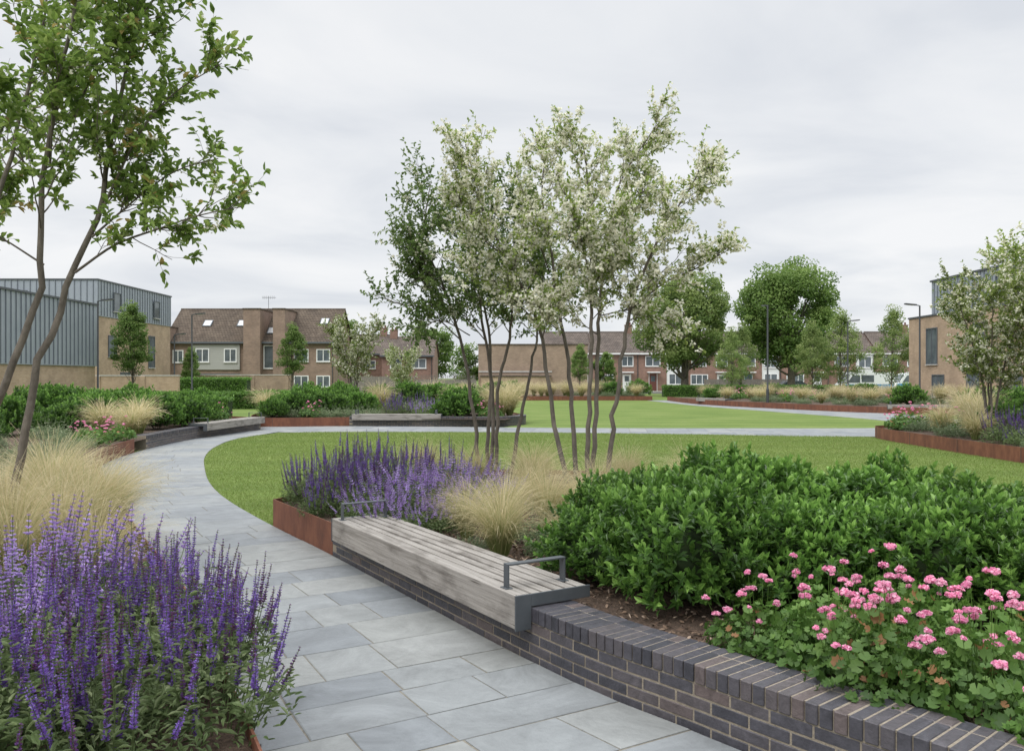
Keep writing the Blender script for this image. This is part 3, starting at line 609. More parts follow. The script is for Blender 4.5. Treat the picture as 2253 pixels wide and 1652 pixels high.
for x,y,s in [(-2.75,4.8,1.45),(-3.0,5.2,1.45),(-2.55,5.3,1.2),(-2.6,4.3,1.25),(-2.85,4.4,1.35),(-2.5,3.9,1.1)]: put('cat',x,y,s)
for x,y,s in [(-3.65,7.2,1.15),(-4.1,7.5,1.2),(-3.5,6.5,1.1),(-4.0,6.6,1.2),(-4.7,8.6,1.2),(-4.15,8.3,1.1),(-3.05,6.15,.85),(-3.5,5.9,1.0),(-5.1,9.2,1.1),(-4.6,7.2,1.2),(-3.8,7.9,1.05)]: put('stipa',x,y,s)
for x,y,s in [(-6.0,10.9,1.0),(-6.3,11.8,1.1),(-7.0,12.3,1.2),(-7.6,14.0,1.0),(-7.2,13.2,1.0),(-8.2,14.6,1.2),(-8.6,16,1.1),(-8.9,15.2,1.2),(-9.3,16.8,1.1),(-9.1,17.6,1.0),(-8.2,13.2,1.2),(-6.8,11.2,1.2),(-11.4,20.6,1.5),(-12.4,19.4,1.6),(-13.6,24.2,1.7),(-15.4,23.8,1.7),(-11.0,17.3,1.4),(-11.6,25.4,1.6),(-10.2,19.2,1.2)]: put('greyp',x,y,s)
for x,y,s in [(-9.3,18.6,1.1),(-9.7,19.4,1.2),(-9.5,20.3,1.1),(-10.3,29.6,1.2)]: put('geran',x,y,s)
for x,y,s in [(-9.9,21.8,1.3),(-10.1,22.8,1.3),(-10.9,22.4,1.35),(-11.8,16.0,1.1)]: put('stipa',x,y,s)
for x,y,s in [(-10.4,24.6,1.3),(-10.2,26.2,1.3),(-10.5,27.8,1.3),(-11.9,27.2,1.5),(-13,26.2,1.5),(-12.8,28.5,1.5),(-14.5,27,1.6),(-14.3,29.4,1.6),(-16,28.2,1.6),(-16.2,25.6,1.5),(-12,16.6,1.2),(-11.8,18.4,1.1),(-10.6,15.6,.9),(-17.6,26.4,1.6),(-18.5,29,1.6),(-17,31,1.6),(-14.6,31.6,1.5),(-11.5,30.6,1.3),(-20.4,31,1.7),(-13.2,21.8,1.3),(-12.3,23.4,1.2)]: put('shrub',x,y,s)
for x,y,k,s in [(-9,31.7,'shrub',.9),(-8.6,33,'shrub',1.4),(-8,32,'greyp',1.4),(-7.6,31.8,'geran',1.3),(-7.0,31.8,'greyp',1.4),(-7.3,33.6,'shrub',1.3),(-6.3,32.2,'greyp',1.5),(-5.4,32,'greyp',1.5),(-4.6,32,'salvia',1.1),(-4.2,32.6,'salvia',1.3),(-3.5,32.2,'cat',1.4),(-3.6,33.2,'salvia',1.5),(-2.8,32.8,'cat',1.6),(-2.6,31.8,'shrub',.9),(-2,32.3,'shrub',1.4),(-1.7,34,'shrub',1.6),(-.8,31.7,'geran',1.3),(-.4,32.8,'stipa',1.6),(-.1,33.6,'stipa',1.7),(-.9,33.2,'stipa',1.6),(-6.2,34.5,'shrub',1.2),(-5,35,'salvia',1.6),(-4.2,36,'greyp',2),(-3,36,'greyp',1.8),(-8.8,35.5,'shrub',1.5),(-9.3,38,'shrub',1.6),(-7.5,37,'shrub',1.5),(-6,38,'stipa',1.8),(-2.3,38,'stipa',1.8),(-3.3,40,'shrub',1.6),(-5,41,'shrub',1.6),(-8.5,42,'shrub',1.6),(-7,44,'shrub',1.5),(-4.2,44,'stipa',1.8),(-9.9,34,'stipa',1.4),(-1.1,36.4,'greyp',1.9),(-9.2,32.4,'greyp',1.4)]: put(k,x,y,s)
for x,y,k,s in [(11.3,24.4,'geran',1.3),(11.7,24.9,'geran',1.4),(12.2,24.6,'geran',1.5),(11.6,23.7,'greyp',1.4),(12.3,23.4,'geran',1.4),(11.5,22.5,'stipa',1.1),(12.4,22.6,'stipa',1.3),(13.4,24,'stipa',1.6),(13.6,25.2,'stipa',1.6),(11.4,21.5,'greyp',1.5),(11.3,20.5,'stipa',1.1),(11.3,19.4,'salvia',1.4),(11.8,19.1,'salvia',1.5),(11.3,18.5,'salvia',1.3),(12.0,20,'salvia',1.4),(11.25,17.6,'greyp',1.3),(12.4,21,'shrub',1.1),(13.3,21.2,'shrub',1.3),(13.8,22.6,'shrub',1.4),(14.6,24.4,'shrub',1.5),(15,26.2,'shrub',1.5),(13.3,19.8,'shrub',1.3),(14.8,22.8,'stipa',1.6),(16,26.6,'shrub',1.5),(14.2,20.8,'shrub',1.3)]: put(k,x,y,s)
def scatter(poly,n,kinds,s0,s1,md,seed):
    r=random.Random(seed); got=[]; tr=0
    xs=[p[0] for p in poly]; ys=[p[1] for p in poly]
    while len(got)<n and tr<4000:
        tr+=1; x=r.uniform(min(xs),max(xs)); y=r.uniform(min(ys),max(ys))
        if not inpoly(np.array([[x,y]]),poly)[0] or abs(x)>.62*y: continue
        if any((x-a)**2+(y-b)**2<md*md for a,b in got): continue
        got.append((x,y)); put(r.choice(kinds),x,y,r.uniform(s0,s1))
scatter([(13.5,62),(13.6,56.5),(16.2,49),(19.4,43.2),(24,41.5),(33,45),(33,60)],105,['shrub','stipa','stipa','geran','greyp','greyp','greyp'],1.1,1.6,1.2,3)
scatter([(-5,66.6),(10.5,66.6),(10.5,72),(-5,72)],34,['greyp','stipa','stipa','shrub'],1.4,1.8,1.1,4)
# ------------------------------------------------------------------ trees
def branch(p,d,L,n,wob,up,rng):
    p=np.array(p,float); d=nrm(d); out=[p.copy()]
    for i in range(n):
        d=nrm(d+rng.normal(0,wob,3)+np.array([0,0,up])); p=p+d*L/n; out.append(p.copy())
    return np.array(out)
def make_tree(stems,r0,seed,zs,nb,L1,nt,L2,lsz,lpt,blossom,leafmat,center,extra=(),bl_sz=.022,cl=7,lw=.5,nbl=(1,4)):
    rng=np.random.default_rng(seed); wood=MB(); crown=MB(); blo=MB()
    LC=[];LD=[];LT=[];BC=[]
    def twigs(b,n,L2,r):
        bl=min(1,max(0,blossom+rng.normal(0,.25)))
        for q in range(n):
            f=rng.uniform(.15,1)*(len(b)-1); i=min(int(f),len(b)-2); p=b[i]+(b[i+1]-b[i])*(f-i); bd=nrm(b[i+1]-b[i])
            tw=branch(p,bd*.8+rnd(rng,1)[0]*.8+np.array([0,0,.1]),L2*rng.uniform(.5,1.3),4,.16,.05,rng)
            tube(wood,tw,np.linspace(r,r*.45,5),3,0,.5)
            sh=rng.normal(0,.16)
            k=lpt; g=rng.uniform(.1,1.04,k)*4; P=np.array([np.interp(g,np.arange(5),tw[:,j]) for j in range(3)]).T
            LC.append(P); LD.append(nrm(tw[-1]-tw[0])*.7+rnd(rng,k)*.9); LT.append(np.clip(.5+sh+rng.normal(0,.2,k),0,1))
            if rng.uniform()<bl:
                nc=rng.integers(*nbl)
                for _ in range(nc):
                    g0=rng.uniform(.2,.95)*4; pc=np.array([np.interp(g0,np.arange(5),tw[:,j]) for j in range(3)])
                    BC.append(pc+rng.normal(0,.022,(cl,3)))
    for si,st in enumerate(stems):
        P=smooth(st,26); n=len(P); rad=np.linspace(1,0,n)**.8*(r0-.005)+.005
        P[2:-1,:2]+=rng.normal(0,.010,(n-3,2))
        tube(wood,P,rad,9,0,.5)
        zz=P[:,2]
        i0=int(np.argmax(zz>zs))
        for k in range(nb):
            u=(k+rng.uniform(0,1))/nb; f=i0+(n-1-i0)*u*.98; i=min(int(f),n-2); p=P[i]+(P[i+1]-P[i])*(f-i); td=nrm(P[i+1]-P[i])
            a=rng.uniform(0,6.28); out=np.array([math.cos(a),math.sin(a),0]); away=p-np.array(center); away[2]=0; out=nrm(out+nrm(away)*.45)
            L=L1*(1-.5*u)*rng.uniform(.5,1.25); b=branch(p,td*.7+out*.85,L,7,.11,.07,rng)
            tube(wood,b,np.linspace(.004+.006*(1-u)*L,.0022,8),5,0,.5)
            twigs(b,nt,L2,.0022)
        twigs(P[int(n*.75):],nt,L2,.0026)
    for ex,exr,exn in extra:
        b=smooth(ex,14); tube(wood,b,np.linspace(exr,.004,14),6,0,.5)
        for k in range(exn):
            f=rng.uniform(.2,1)*13; i=min(int(f),12); bd=nrm(b[i+1]-b[i]); p=b[i]
            c=branch(p,bd*.8+rnd(rng,1)[0]*.7,L1*.42*rng.uniform(.5,1.2),5,.12,.06,rng); tube(wood,c,np.linspace(.005,.0025,6),4,0,.5); twigs(c,max(4,nt//2),L2,.0022)
        twigs(b[4:],nt,L2,.0026)
    C=np.concatenate(LC);D=np.concatenate(LD);T=np.concatenate(LT); k=len(C)
    leaves(crown,C,D,np.c_[rng.normal(0,.55,(k,2)),np.ones(k)],lsz*rng.uniform(.55,1.15,k),lsz*lw*rng.uniform(.7,1.1,k),0,T)
    parts=[("trunk",wood.mesh("trunk",[M['bark']])),("crown",crown.mesh("crown",[M[leafmat]]))]
    if BC:
        B=np.concatenate(BC); k=len(B)
        for _ in range(2):
            dd=rnd(rng,k); s=bl_sz*rng.uniform(.7,1.2,k); leaves(blo,B-dd*s[:,None]*.5,dd,rnd(rng,k)+[0,0,.6],s,s*.9,0,rng.beta(3,1.5,k),fold=.15)
        parts.append(("blossom",blo.mesh("blossom",[M['petal']])))
    return parts
def rel(stems,base): 
    b=np.array(base); return [[tuple(np.array(p)-b) for p in s] for s in stems]
def relx(ex,base):
    return [([tuple(np.array(q)-np.array(base)) for q in e],r,n) for e,r,n in ex]
def placetree(parts,loc,label,name="multi_stem_tree",rz=0,sc=1,group=None,cat="tree"):
    r=thing(name,label,cat,loc=loc,rz=rz,scale=sc,group=group)
    for pn,me in parts: part(pn,me,r)
    return r
B2=(.95,10.6,.28)
G2=[[(.71,10.7,.28),(.57,10.75,1.1),(.45,10.8,1.86),(.31,10.7,2.54),(-.09,10.4,3.3),(-.36,10.2,3.9),(-.56,10.1,4.6)],
    [(.84,10.8,.28),(.76,11.0,1.69),(.65,11.2,2.54),(.50,11.4,3.7),(.40,11.4,4.4),(.52,11.4,4.95)],
    [(.94,10.5,.28),(.98,10.45,1.69),(.99,10.4,2.83),(.95,10.3,3.9),(.85,10.2,4.7)],
    [(1.0,10.7,.28),(1.11,10.9,1.69),(1.14,11.0,2.54),(1.28,11.1,3.7),(1.48,11.1,4.5),(1.98,11.0,5.2)],
    [(1.14,10.45,.28),(1.31,10.3,1.69),(1.41,10.2,2.54),(1.68,10.0,3.3),(2.0,9.9,3.85),(2.22,9.9,4.3)]]
ex2=[([(1.41,10.2,2.6),(1.85,10.1,2.95),(2.2,10.1,3.1),(2.5,10.1,3.28)],.012,14),
     ([(.31,10.7,2.5),(-.1,10.5,2.9),(-.45,10.4,3.2)],.011,14),
     ([(-.1,10.4,3.3),(-.45,10.3,3.6),(-.7,10.2,4.1)],.010,14),
     ([(1.14,10.9,2.6),(1.5,10.6,2.65),(1.8,10.5,2.55),(2.05,10.4,2.4)],.009,13),
     ([(.65,10.9,2.6),(.5,10.5,2.7),(.3,10.2,2.6)],.008,10),
     ([(1.0,10.4,2.9),(1.2,10.0,3.3),(1.3,9.8,3.8)],.009,13),
     ([(.95,10.4,3.1),(.8,10.0,3.5),(.6,9.8,4.0)],.009,12),
     ([(.5,11.2,3.2),(.3,10.9,3.7),(.1,10.8,4.3)],.009,13),
     ([(1.1,11,2.9),(1.35,11.3,3.3),(1.6,11.5,3.9)],.009,12),
     ([(1.3,11.1,3.8),(1.65,11,4.1),(1.75,11,4.5)],.009,11)]
placetree(make_tree(rel(G2,B2),.034,3,2.0,22,.82,11,.28,.058,9,.84,'leafB',(0,0,3),relx(ex2,B2),bl_sz=.034,cl=7,nbl=(1,5)),B2,"multi stem tree with cream blossom in raised bed",name="multi_stem_blossom_tree")
B1=(-.25,12.1,.28)
G1=[[(-.45,12.1,.28),(-.56,12.1,1.35),(-.75,12.1,2.4),(-1.02,12,3.2),(-1.25,12,3.85),(-1.15,12,4.6)],
    [(-.38,12.2,.28),(-.31,12.3,1.67),(-.36,12.4,2.64),(-.65,12.5,3.5),(-.80,12.5,4.2)],
    [(-.22,12.0,.28),(-.2,11.9,1.67),(-.04,11.8,2.3),(.03,11.7,3.5),(.03,11.7,4.3)],
    [(-.05,12.1,.28),(.22,12.2,1.67),(.38,12.3,2.5),(.48,12.4,3.5)],
    [(-.3,12.1,.28),(-.28,12.0,1.6),(-.42,11.8,2.6),(-.5,11.6,3.5),(-.38,11.5,4.1)]]
ex1=[([(-.75,12.1,2.35),(-1.2,12,2.75),(-1.6,12,2.85),(-1.98,12,2.98)],.011,12),
     ([(-.9,12.1,2.8),(-1.3,12,3.2),(-1.6,12,3.7)],.011,13),
     ([(-.95,12,3.0),(-1.3,11.8,3.5),(-1.55,11.8,4.1)],.010,12),
     ([(-.6,12,2.4),(-1.0,11.8,2.6),(-1.35,11.8,2.45)],.009,10)]
placetree(make_tree(rel(G1,B1),.032,9,2.0,20,.88,10,.30,.070,12,.14,'leafC',(0,0,3),relx(ex1,B1),bl_sz=.032),B1,"multi stem tree with fresh green leaves and few blossoms",name="multi_stem_blossom_tree")
BL=(-4.4,7.2,.28)
GL=[[(-4.42,7.2,.28),(-4.26,7.2,.83),(-4.15,7.2,1.37),(-4.09,7.2,1.8),(-3.95,7.2,2.19),(-3.76,7.2,2.73),(-3.55,7.2,3.16),(-3.42,7.2,3.9),(-3.25,7.2,4.7),(-3.15,7.2,5.5)],
    [(-4.45,7.15,.28),(-4.62,7.15,1.1),(-4.40,7.15,1.5),(-4.15,7.1,2.07),(-3.99,7.1,2.69),(-3.95,7.05,3.36),(-3.8,7.0,4.06),(-3.6,6.9,4.8),(-3.5,6.9,5.6)],
    [(-4.5,7.3,.28),(-4.95,7.4,1.6),(-4.95,7.5,2.6),(-4.6,7.6,3.6),(-4.4,7.7,4.6),(-4.2,7.7,5.5)]]
exl=[([(-3.74,7.2,2.7),(-3.35,7.1,2.92),(-2.95,7.05,3.05),(-2.6,7.0,3.15),(-2.25,7.0,3.22)],.013,14),
     ([(-3.55,7.2,3.15),(-3.15,7.1,3.85),(-2.85,7.1,4.2),(-2.45,7.1,4.45)],.013,17),
     ([(-3.6,7.2,3.0),(-3.2,7.3,3.4),(-2.9,7.3,3.6),(-2.55,7.3,3.70)],.011,13),
     ([(-3.7,7.1,4.0),(-3.4,7.0,4.5),(-3.1,7,4.8),(-2.85,7,5.1)],.011,15),
     ([(-3.95,7.1,2.75),(-4.3,6.9,3.0),(-4.7,6.8,3.1)],.010,9),
     ([(-3.9,7.1,3.4),(-4.2,6.9,3.8),(-4.4,6.8,4.4)],.010,12),
     ([(-3.9,7.1,3.6),(-3.7,6.8,4.1),(-3.5,6.6,4.3)],.010,10)]
placetree(make_tree(rel(GL,BL),.040,21,2.7,21,.78,8,.28,.085,10,.06,'leafA',(-.0,0,3),relx(exl,BL),lw=.54),BL,"leaning multi stem tree with green leaves among feather grass",name="multi_stem_tree")
def fan(seed,H,spread,n):
    r=random.Random(seed); S=[]
    for i in range(n):
        a=i/n*6.28+r.uniform(-.3,.3); x,y=math.cos(a)*spread,math.sin(a)*spread
        S.append([(x*.07,y*.07,0),(x*.15,y*.15,H*.25),(x*.4,y*.4,H*.55),(x*.75,y*.75,H*.8),(x,y,H*r.uniform(.88,1))])
    return S
tA=make_tree(fan(2,4.1,1.15,6),.030,31,1.0,19,1.0,9,.34,.085,12,.66,'leafB',(0,0,2),bl_sz=.05,cl=6,nbl=(1,4))
grp="small blossom trees"
placetree(tA,(-8.3,44,.28),"small blossoming multi stem tree above shrubs",name="blossom_tree",group=grp,sc=1.1)
placetree(tA,(-7.9,60,0),"small blossoming multi stem tree above shrubs",name="blossom_tree",rz=2,group=grp,sc=.95)
placetree(tA,(11.9,20.9,.28),"small blossoming multi stem tree above shrubs",name="blossom_tree",rz=1,group=grp,sc=.98)
placetree(tA,(13.4,20.6,.28),"small blossoming multi stem tree above shrubs",name="blossom_tree",rz=4,group=grp,sc=1.22)
def far_tree(seed,H,cw,z0,leafm,n=9000,ls=.3,shape='round',trunk=.3,clumps=60,cr=.22):
    rng=np.random.default_rng(seed); w=MB(); c=MB()
    zc=(H+z0)/2; hz=(H-z0)/2
    top=np.array([rng.normal(0,.1),rng.normal(0,.1),H*.9]); tp=smooth([(0,0,0),(0.05,0,z0),(0,0.05,zc),tuple(top)],14)
    tube(w,tp,np.linspace(trunk,trunk*.12,14),9)
    v=rnd(rng,clumps); rr=rng.uniform(.35,1,clumps)**.6
    K=v*rr[:,None]
    if shape=='cone': 
        f=(K[:,2]+1)/2; wd=np.clip(1.15-f**1.3,.12,1)*np.clip(f*5+.35,0,1); K[:,:2]*=wd[:,None]*1.15
    P=K*np.array([cw/2,cw/2,hz])*.88+np.array([0,0,zc])
    for p in P[:min(clumps,34)]:
        j=min(13,max(2,int((p[2]/H)*.62*13))); b=smooth([tuple(tp[j]),tuple((tp[j]+p)/2+np.array([0,0,-.04*cw])),tuple(p)],6); tube(w,b,np.linspace(trunk*.32,trunk*.05,6),5)
    per=n//clumps; R=cr*cw/2
    q=rnd(rng,per*clumps)*rng.uniform(.35,1,(per*clumps,1))**.5*np.array([R,R,R*.8])*np.repeat(rng.uniform(.6,1.35,clumps),per)[:,None]
    C=np.repeat(P,per,0)+q; nn=nrm(q)+rng.normal(0,.4,q.shape)+[0,0,.5]
    t=np.clip(.45+.4*nrm(q)[:,2]+np.repeat(rng.normal(0,.15,clumps),per)+rng.normal(0,.12,len(q)),0,1)  # clump tops tinted lighter, light from above put into the leaf colour
    leaves(c,C,rnd(rng,len(C)),nn,ls*rng.uniform(.6,1.2,len(C)),ls*.6,0,t)
    return [("trunk",w.mesh("trunk",[M['bark']])),("crown",c.mesh("crown",[M[leafm]]))]
placetree(far_tree(1,14.4,10.8,1.8,'far',30000,.30,trunk=.42,clumps=170,cr=.22),(28.2,85,0),"large dense round plane tree with dark green crown",name="plane_tree")
placetree(far_tree(2,12.4,10.2,2.0,'farL',24000,.27,trunk=.42,clumps=130,cr=.20),(16.6,81,0),"broad spreading tree with mid green leaves",name="broadleaf_tree")
pear=far_tree(3,6.7,2.7,1.7,'far',9000,.12,'cone',.07,80,.27)
g2="young conical trees"; lb="young conical street tree with dense green crown"
placetree(pear,(-22.6,50,0),lb,name="young_pear_tree",group=g2)
placetree(pear,(-18.3,70,0),lb,name="young_pear_tree",rz=2,group=g2)
placetree(pear,(-27.5,72,0),lb,name="young_pear_tree",rz=4,group=g2,sc=.7)
placetree(pear,(6,74,0),lb,name="young_pear_tree",rz=4,group=g2,sc=.75)
birch=far_tree(5,7.4,3.8,1.0,'farL',8000,.12,'cone',.06,80,.25)
for x,y,s,r in [(18.6,71,.88,0),(23.6,66,.9,1),(26.0,66.5,1.05,2),(31.2,69,1.12,3),(21.8,80,1.0,4)]:
    placetree(birch,(x,y,0),"slender light green young birch tree",name="birch_tree",rz=r,group="young birch trees",sc=s)
gl="rounded green garden tree behind houses"
placetree(far_tree(6,9.4,9,1,'far',8000,.35,trunk=.3,clumps=60,cr=.25),(-11.8,118,0),gl,name="garden_tree")
placetree(far_tree(7,10,6,2,'far',6000,.3,trunk=.2,clumps=50,cr=.25),(-21.5,104,0),"green garden tree beside terrace gable",name="garden_tree")
placetree(far_tree(8,5.5,3.4,.3,'far',5000,.2,trunk=.1,clumps=50,cr=.3),(-4.6,86,0),"dark evergreen garden bush by brick building",name="garden_tree")
placetree(far_tree(9,4.6,2.6,.3,'far',5000,.18,trunk=.1,clumps=50,cr=.3),(9.6,88,0),"dark evergreen garden bush by brick building",name="garden_tree")
def hedge(x0,x1,y,dep,h,label,seed):
    rng=np.random.default_rng(seed); m=MB(); L=x1-x0
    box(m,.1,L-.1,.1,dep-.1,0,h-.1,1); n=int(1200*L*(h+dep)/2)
    n=min(n,16000); P=np.c_[rng.uniform(0,L,n),rng.uniform(0,dep,n),rng.uniform(.02,h,n)]
    f=rng.uniform(0,1,n); P[f<.5,1]=rng.normal(.05,.05,(f<.5).sum()); P[f>=.5,2]=h+rng.normal(-.03,.06,(f>=.5).sum())
    leaves(m,P,rnd(rng,n)+[0,-.4,.5],rnd(rng,n)+[0,-.4,.6],.10,.06,0,np.clip(rng.normal(.55,.24,n),0,1))
    thing("clipped_hedge",label,"hedge",loc=(x0,y,0),mesh=m.mesh("hedge",[M['shrub'],M['core']]),group="low clipped hedges")
hedge(-26.5,-15.5,44,1.2,.95,"long low clipped green hedge by zinc building",1)
hedge(-24.8,-19.6,62,1.5,1.7,"tall clipped green hedge block",2)
hedge(-15.5,-11,52,1.2,.9,"low clipped hedge beside grass",3)
hedge(-19,-14,48,1.2,.9,"low clipped hedge beside grass",4)
hedge(-22,-12,35.5,1.0,.9,"low clipped green hedge behind raised bed",6)
hedge(14,34,78,1.2,1.0,"long low hedge along the street side",5)
# ------------------------------------------------------------------ street lamps
def lamp(x,y,rz,h=6.1,arm=True):
    r=thing("street_lamp","tall slim charcoal street lamp with flat head","street lamp",loc=(x,y,0),rz=rz,group="slim charcoal street lamps")
    p=MB(); tube(p,[(0,0,0),(0,0,1.1)],.085,12,cap=True); tube(p,[(0,0,1.1),(0,0,1.16),(0,0,h-.05)],[.085,.055,.045],12,cap=True)
    if arm: tube(p,[(0,0,h-.12),(.05,0,h-.05),(.35,0,h)],.03,8,cap=True)
    part("pole",p.mesh("pole",[M['pole']]),r)
    q=MB()
    x0=.25 if arm else -.1
    obox(q,(x0+.3,0,h+.02),(.33,0,.03),(0,.12,0),(-.003,0,.035)); 
    part("lamp_head",q.mesh("lamp_head",[M['pole']]),r)
    d=MB(); obox(d,(x0+.34,0,h-.022),(.2,0,.018),(0,.09,0),(0,0,.006)); part("diffuser",d.mesh("diffuser",[M['lampglass']]),r)
lamp(-23,46.7,0); lamp(-21.7,57,0); lamp(15.2,50,math.radians(90)); lamp(25.4,63.6,0); lamp(24.1,49.7,math.radians(180)); lamp(18.8,72,math.radians(90)); lamp(-26.5,66,0,5.2)
# ------------------------------------------------------------------ buildings
def winmesh(w,h,frame,mull=1,tr=0,ft=.07):
    m=MB()
    box(m,ft*.5,w-ft*.5,-.02,.0,ft*.5,h-ft*.5,0)
    for a in ((0,ft,0,h),(w-ft,w,0,h)): box(m,a[0],a[1],-.06,-.001,a[2],a[3],1)
    box(m,ft,w-ft,-.06,-.001,0,ft,1); box(m,ft,w-ft,-.06,-.001,h-ft,h,1)
    for i in range(mull):
        x=w*(i+1)/(mull+1); box(m,x-ft*.4,x+ft*.4,-.055,-.021,ft,h-ft,1)
    if tr: box(m,ft,w-ft,-.053,-.0205,h*tr-ft*.4,h*tr+ft*.4,1)
    box(m,-.05,w+.05,-.1,-.001,-.06,-.001,2)
    return m.mesh("window",[M['glass'],M[frame],M['conc']])
WC={}
def window(root,x,z,w,h,frame,y=0,rz=0,mull=1,tr=0):
    k=(w,h,frame,mull,tr)
    if k not in WC: WC[k]=winmesh(w,h,frame,mull,tr,.1 if frame=='white' else .07)
    loc=(x,y-.003,z) if rz==0 else (y+.003 if rz>0 else y-.003,x,z)
    return part("window",WC[k],root,loc,rz)
def house(x0,y0,w,dep,eav,rid,brick,tile,feats,label,group=None,chim=None,ends=(.0,.0)):
    r=thing("terraced_house",label,"house",loc=(x0,y0,0),group=group)
    m=MB(); box(m,0,w,0,dep,0,eav)
    for X in (0.0,w):
        m.add([(X,0,eav),(X,dep,eav),(X,dep/2,rid-.05)],[[0,1,2]])
    part("wall",m.mesh("wall",[M[brick]]),r)
    rf=MB(); ov=.35; e0,e1=ends
    for sgn in (0,1):
        ya=-ov if sgn==0 else dep+ov; za=eav-ov*(rid-eav)/(dep/2)
        mid=np.array([w/2+(e1-e0)/2,(ya+dep/2)/2,(za+rid)/2]); dv=np.array([0,dep/2-ya,rid-za])/2; n=nrm(np.cross([1,0,0],dv)); 
        if n[2]<0:n=-n
        obox(rf,mid+n*.06,((w+e0+e1)/2-.004,0,0),dv,n*.06)
    tube(rf,[(-e0+.01,dep/2,rid+.11),(w+e1-.01,dep/2,rid+.11)],.12,8,cap=True)
    box(rf,-e0+.01,w+e1-.01,-ov-.08,-ov,eav-ov*(rid-eav)/(dep/2)-.08,eav-ov*(rid-eav)/(dep/2)+.1,1)
    roof=part("roof",rf.mesh("roof",[M[tile],M['white'] if group else M['dkframe']]),r)
    if chim is not None:
        c=MB(); box(c,chim-.45,chim+.45,dep/2-.35,dep/2+.35,rid-.4,rid+1.0,0); box(c,chim-.5,chim+.5,dep/2-.4,dep/2+.4,rid+1.001,rid+1.08,0)
        for dx in (-.22,.22): tube(c,[(chim+dx,dep/2,rid+1.08),(chim+dx,dep/2,rid+1.4)],.11,8,1,cap=True)
        part("chimney",c.mesh("chimney",[M[brick],M['door']]),roof)
    sl=(rid-eav)/(dep/2)
    for f in feats:
        k=f[0]
        if k=='w': window(r,f[1],f[2],f[3],f[4],f[5],mull=f[6] if len(f)>6 else 1)
        elif k=='d':
            d=MB(); box(d,f[1],f[1]+.95,-.04,-.001,.1,2.2,0); box(d,f[1]-.06,f[1]-.001,-.06,-.001,.1,2.28,1); box(d,f[1]+.951,f[1]+1.01,-.06,-.001,.1,2.28,1); box(d,f[1]+.2,f[1]+.75,-.045,-.041,1.3,2.0,2)
            part("door",d.mesh("door",[M[f[2]],M['white'],M['glass']]),r)
            cn=MB(); box(cn,f[1]-.3,f[1]+1.25,-.9,-.002,2.4,2.52); part("porch_canopy",cn.mesh("porch_canopy",[M['white']]),r)
        elif k=='p':
            d=MB(); box(d,f[1],f[2],-f[5],-.001,f[3],f[4]); part(f[7] if len(f)>7 else "cladding_panel",d.mesh("panel",[M[f[6]]]),r)
        elif k=='pier':
            d=MB(); box(d,f[1],f[2],-.9,-.001,0,f[3]); box(d,f[1],f[2],0,4.2,f[4],f[3]); box(d,f[1]-.06,f[2]+.06,-.96,4.26,f[3]+.001,f[3]+.12,1)
            part("brick_pier",d.mesh("brick_pier",[M['brbrick'],M['tile']]),r)
        elif k=='rl':
            y=f[2]; z=eav+y*sl; nn=nrm(np.array([0,-sl,1])); dv=nrm(np.array([0,1,sl]))
            d=MB(); obox(d,np.array([f[1],y,z])+nn*.17,(.45,0,0),dv*.55,nn*.05,1); obox(d,np.array([f[1],y,z])+nn*.225,(.36,0,0),dv*.46,nn*.006,0)
            part("rooflight",d.mesh("rooflight",[M['lampglass'],M['dkframe']]),roof)
        elif k=='ae':
            d=MB(); tube(d,[(f[1],dep/2,rid),(f[1],dep/2,rid+1.5)],.025,6); tube(d,[(f[1]-.7,dep/2,rid+1.4),(f[1]+.8,dep/2,rid+1.4)],.02,6)
            for xx in np.arange(-.6,.8,.2): tube(d,[(f[1]+xx,dep/2-.3,rid+1.4),(f[1]+xx,dep/2+.3,rid+1.4)],.012,4); tube(d,[(f[1]+xx,dep/2,rid+1.2),(f[1]+xx,dep/2,rid+1.6)],.012,4)
            part("aerial",d.mesh("aerial",[M['pole']]),roof)
    # rainwater pipe
    d=MB(); tube(d,[(w-.15,-.08,.1),(w-.15,-.08,eav-.1)],.045,6); part("rainwater_pipe",d.mesh("rainwater_pipe",[M['pole']]),r)
    return r
hr=house(-35.3,86,8.1,9,5.6,9.0,'brbrick','tile',[('p',2.6,7.5,.1,2.2,.05,'dkframe',"garage_screen"),('p',2.6,7.5,2.6,5.15,.16,'clad'),('w',.6,3.3,1.1,1.3,'white'),('rl',7.0,2.3),('rl',3.4,2.3),('pier',0.0,.5,6.9,5.3)],"gabled house with grey cladding and dark entrance",ends=(.3,0))
window(hr,3.0,3.35,1.4,1.4,'white',y=-.16); window(hr,5.9,3.35,1.3,1.4,'white',y=-.16)
house(-27.2,86,4.4,9,5.6,9.0,'brbrick','tile',[('pier',.0,1.7,8.7,5.4),('pier',3.0,4.2,8.7,5.4),('w',1.8,2.7,1.1,2.4,'white',0),('w',1.8,.7,1.1,1.2,'white',0),('rl',2.35,1.2),('ae',1.0)],"brown brick house with two tall brick piers")
house(-22.8,86,4.6,9,5.6,9.0,'brbrick','tile',[('w',.5,3.4,1.5,1.3,'white'),('w',.5,.8,1.5,1.2,'white'),('w',2.8,3.4,1.4,1.3,'white'),('w',2.8,.8,1.4,1.2,'white'),('rl',3.1,2.6)],"brown brick end house with tiled gable roof",ends=(0,.3))
house(-15.8,102,6.2,7,4.6,6.7,'rdbrick','tile2',[('w',3.6,2.9,1.8,1.2,'white'),('w',1,2.9,1.4,1.2,'white')],"small red brick house with tiled roof and white window",chim=1.0,ends=(.2,.2))
